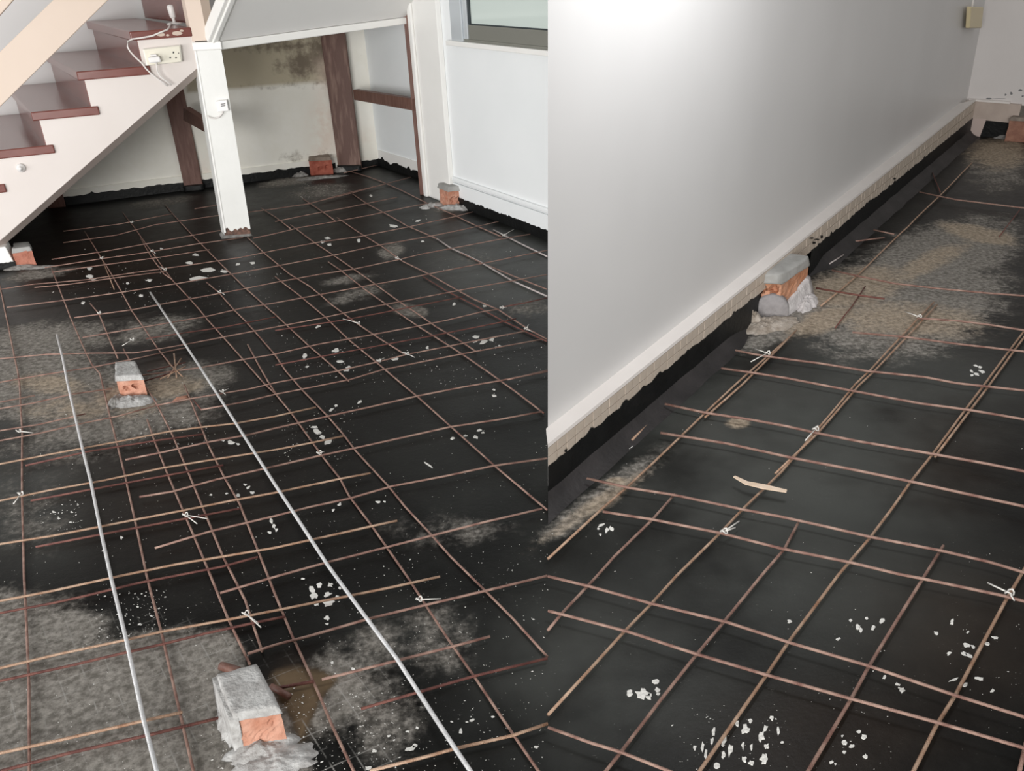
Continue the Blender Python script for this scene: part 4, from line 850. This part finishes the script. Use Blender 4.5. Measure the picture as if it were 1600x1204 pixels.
# ------------------------------------------------------------------ flakes of plaster, white flecks, and floor glints shaped as flakes
def flake(x, y, w, h_, an=0, th=.002, z=.0005):
    k_ = random.randint(8, 12); a0 = random.random(); pts = []
    for i in range(k_):
        a = 2*math.pi*(i+a0)/k_; rr = random.uniform(.42, 1.05)
        dx, dy = w/2*rr*math.cos(a), h_/2*rr*math.sin(a); c_, s_ = math.cos(an), math.sin(an)
        pts.append(F(x+dx*c_-dy*s_, y+dx*s_+dy*c_, z))
    return pts, th
CL = [
('white plaster flake lying on the floor in front of the white post', 'white flakes before the post', [(326,422,32,10,-.1),(309,435,32,7,-.1),(350,424,16,6,0),(296,411,14,5,0),(306,398,12,5,0),(395,411,10,4,0),(372,413,10,5,0)]),
('white flake on the floor near the stairs, among dark mesh squares', 'white flakes below the stairs', [(140,419,9,5,0),(140,432,16,6,.2),(145,436,12,5,0),(130,473,9,5,0),(220,462,11,5,-.3),(200,443,6,5,0),(233,438,12,4,0),(253,389,8,5,0)]),
('white plaster flake at the right edge below the pale bars', 'white flakes right of centre by the wall', [(744,527,14,8,-.2),(757,534,22,8,-.2),(768,531,12,6,0),(741,534,10,4,0),(775,543,9,4,0),(781,541,7,5,0)]),
('long thin white flake in the mesh left of the brick stump by the window', 'thin flakes near the window stump', [(615,353,18,5,.1),(653,345,12,4,-.3),(580,306,6,6,0),(660,377,8,4,0),(505,378,10,5,0),(515,382,10,5,.2),(512,372,12,4,0),(561,376,8,6,0)]),
('white plaster flake in the middle of the left mesh', 'white flakes in mid mesh', [(524,548,18,9,-.2),(476,556,12,7,-.4),(531,565,14,6,.2),(545,574,12,6,-.3),(541,578,12,6,-.2),(480,573,7,6,0),(497,510,10,4,-.3),(617,561,18,4,-.1),(668,543,6,6,0),(710,475,9,5,-.3),(757,478,8,5,0)]),
('white torn flake beside the knotted bar left of centre', 'torn flakes left of centre', [(495,674,18,9,.5),(504,683,14,8,.4),(514,691,16,8,-.3),(500,708,10,6,0),(490,667,12,5,0),(518,640,10,5,-.4),(525,634,7,5,-.2),(562,628,9,6,-.5)]),
('small white flake along the bars left of the long rod', 'small flakes beside the long rod', [(361,691,14,7,0),(372,694,8,5,0),(349,688,7,5,0),(388,762,10,5,-.4),(395,770,9,6,.2),(372,774,9,5,0),(383,757,8,4,0),(85,800,8,5,.3),(110,816,7,4,0),(92,810,6,4,0),(112,800,7,3,.2),(354,771,6,3,0)]),
('upright streak of white flakes right of the crossed tie', 'streaked flakes right of the tie', [(424,814,7,12,-.2),(428,822,7,10,-.3),(421,832,8,6,0),(432,828,6,8,.2),(330,773,8,3,0),(190,840,6,7,.3)]),
('small white flake right of the long rod near the centre', 'small flakes right of the rod', [(591,784,10,4,0),(601,784,6,4,0),(521,797,7,6,-.4),(531,788,9,5,-.6),(707,685,10,5,-.3),(727,681,8,5,0),(743,683,10,5,.3),(749,672,10,4,-.1),(755,676,7,4,0),(772,609,6,4,0),(772,618,9,4,0),(668,725,22,3,.6)]),
('large white plaster flake in the cluster below the middle of the long rod', 'large flakes below the middle', [(487,921,16,10,.2),(499,915,12,10,-.4),(490,931,22,13,.3),(512,929,18,8,-.3),(515,941,24,14,-.2),(516,914,10,8,0),(527,933,9,8,0),(473,904,8,6,0),(511,966,14,8,.2),(511,975,8,4,0),(495,944,10,6,0),(531,919,6,6,0)]),
('pale plaster crumb beside the lower end of the long rod', 'crumbs by the rod end', [(641,1170,18,9,-.4),(648,1165,10,6,-.5),(720,1142,9,9,.4),(738,1125,10,5,-.4),(652,1137,8,6,0),(637,1143,7,5,0),(608,1150,8,5,0),(585,1173,9,5,0),(838,1167,9,5,0),(576,1200,12,7,0),(552,1045,8,6,.3),(519,1035,7,5,0),(730,1128,6,4,0),(770,1120,8,4,.3)]),
('bright white fleck beside the bar at lower right centre', 'bright flecks at lower right centre', [(984,1082,14,13,-.3),(1004,1084,24,18,.1),(1014,1088,14,10,.2),(1024,1064,16,9,.1),(1027,1078,9,9,0),(1028,1084,9,5,0)]),  # small flat white flecks, as in the right-hand groups below
('bright upright glint shape in the streaked patch at the bottom of the right mesh', 'streaked glint shapes at bottom right centre', [(1098,1167,7,18,.1),(1103,1178,6,20,.1),(1115,1144,7,16,.1),(1112,1158,6,16,.15),(1132,1155,10,24,.15),(1140,1172,11,26,.1),(1130,1180,9,14,.1),(1165,1140,17,18,.1),(1172,1126,9,8,0),(1161,1164,6,18,.1),(1174,1168,7,16,0),(1163,1186,10,12,0),(1190,1150,11,22,.1),(1196,1138,10,14,.2),(1206,1122,9,10,.2),(1198,1166,10,10,.1),(1194,1186,15,20,.2),(1216,1142,6,14,-.1),(1086,1168,6,10,0),(1174,1192,12,10,0),(1152,1130,6,12,0),(1120,1196,12,12,0)]),  # glints of the wet floor, modelled as thin white pieces
('white fleck between two bars of the right mesh, near the white tie', 'flecks below the right tie', [(1340,980,9,12,.4),(1345,984,7,9,0),(1365,980,11,9,-.3),(1378,970,9,12,.2),(1354,966,7,8,0),(1329,969,6,6,0),(1310,998,12,5,-.3),(1234,971,10,7,0),(1462,989,10,5,.3),(1487,972,7,11,.3)]),
('white fleck beside the rightmost long bar', 'flecks beside the rightmost bar', [(1510,1008,13,7,.3),(1520,1010,9,6,.5),(1506,1021,12,6,.4),(1514,1024,14,7,.3),(1483,1021,9,5,-.4),(1542,1006,12,6,.2),(1512,988,7,5,-.5),(1554,996,12,4,.2),(1490,1062,22,4,-.3),(1530,1060,18,6,.1),(1508,1070,12,6,-.3),(1550,1079,9,5,-.4),(1410,1078,9,12,.5),(1405,1075,6,6,0),(1382,1058,9,5,-.6),(1402,1069,10,4,.3)]),
('white fleck near the bottom edge of the right mesh', 'flecks at the bottom right', [(1342,1143,8,8,.2),(1349,1152,13,12,.1),(1320,1160,10,10,.4),(1330,1166,10,8,-.3),(1319,1175,8,6,0),(1299,1191,8,8,0),(1352,1182,9,8,.2),(1316,1150,5,6,.3),(1222,1160,6,6,0),(1305,1194,5,5,0)]),
('small white chevron fleck on the floor near the right edge', 'chevron flecks near the right edge', [(1524,571,10,4,.3),(1531,574,12,5,.2),(1518,580,9,4,.3),(1534,581,12,5,.4),(1526,585,12,4,.2),(1519,586,8,4,-.3)]),
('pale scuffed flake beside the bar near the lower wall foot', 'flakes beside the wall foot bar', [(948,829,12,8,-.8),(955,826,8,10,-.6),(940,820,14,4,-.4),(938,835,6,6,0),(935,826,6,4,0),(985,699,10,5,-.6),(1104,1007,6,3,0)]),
]
ORD = ['', 'second', 'third', 'fourth', 'fifth', 'sixth', 'seventh', 'eighth', 'ninth', 'tenth', 'eleventh']; SMALL = []
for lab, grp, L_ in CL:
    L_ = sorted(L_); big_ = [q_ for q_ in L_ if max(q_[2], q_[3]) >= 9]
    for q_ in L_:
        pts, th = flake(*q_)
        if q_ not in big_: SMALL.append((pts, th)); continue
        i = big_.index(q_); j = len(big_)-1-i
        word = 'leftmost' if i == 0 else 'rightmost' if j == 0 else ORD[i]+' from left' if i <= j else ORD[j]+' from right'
        tag(extrude('flake_and_glint', pts, Z*th, M_flake_glint), word+' of the '+grp, 'flake', grp)
# uncountable specks
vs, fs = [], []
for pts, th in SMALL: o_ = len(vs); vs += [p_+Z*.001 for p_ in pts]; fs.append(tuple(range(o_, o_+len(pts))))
REG = [((0, 856), (380, 1204), 1500, 1.0), ((60, 440), (400, 480), 140, 1.2), ((430, 860), (520, 600), 200, 1.3), ((430, 560), (640, 720), 110, 1.3), ((440, 620), (1080, 1204), 220, 1.6), ((620, 856), (860, 1204), 200, 1.3), ((150, 260), (920, 1000), 140, 1.6), ((60, 130), (780, 830), 50, 1.4),
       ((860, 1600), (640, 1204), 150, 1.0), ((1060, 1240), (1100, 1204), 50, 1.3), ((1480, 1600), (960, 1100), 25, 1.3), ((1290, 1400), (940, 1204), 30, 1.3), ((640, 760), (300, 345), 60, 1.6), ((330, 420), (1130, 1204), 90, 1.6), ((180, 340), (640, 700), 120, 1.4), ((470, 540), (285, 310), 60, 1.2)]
tree_line = lambda x: 785-(x-856)*.87
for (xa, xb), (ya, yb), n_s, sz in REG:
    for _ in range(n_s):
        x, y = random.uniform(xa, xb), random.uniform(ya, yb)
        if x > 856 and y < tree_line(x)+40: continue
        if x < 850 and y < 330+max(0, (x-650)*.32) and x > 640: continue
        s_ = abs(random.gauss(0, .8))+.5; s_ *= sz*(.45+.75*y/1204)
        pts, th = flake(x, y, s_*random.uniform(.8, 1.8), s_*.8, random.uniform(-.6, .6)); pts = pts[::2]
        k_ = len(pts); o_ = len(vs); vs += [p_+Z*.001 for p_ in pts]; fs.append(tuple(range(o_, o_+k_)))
sp_o = mk('plaster_specks', vs, fs, M_flake_glint); sp_o['kind'] = 'stuff'; sp_o['label'] = 'scatter of tiny white plaster specks over the black floor'; sp_o['category'] = 'debris'
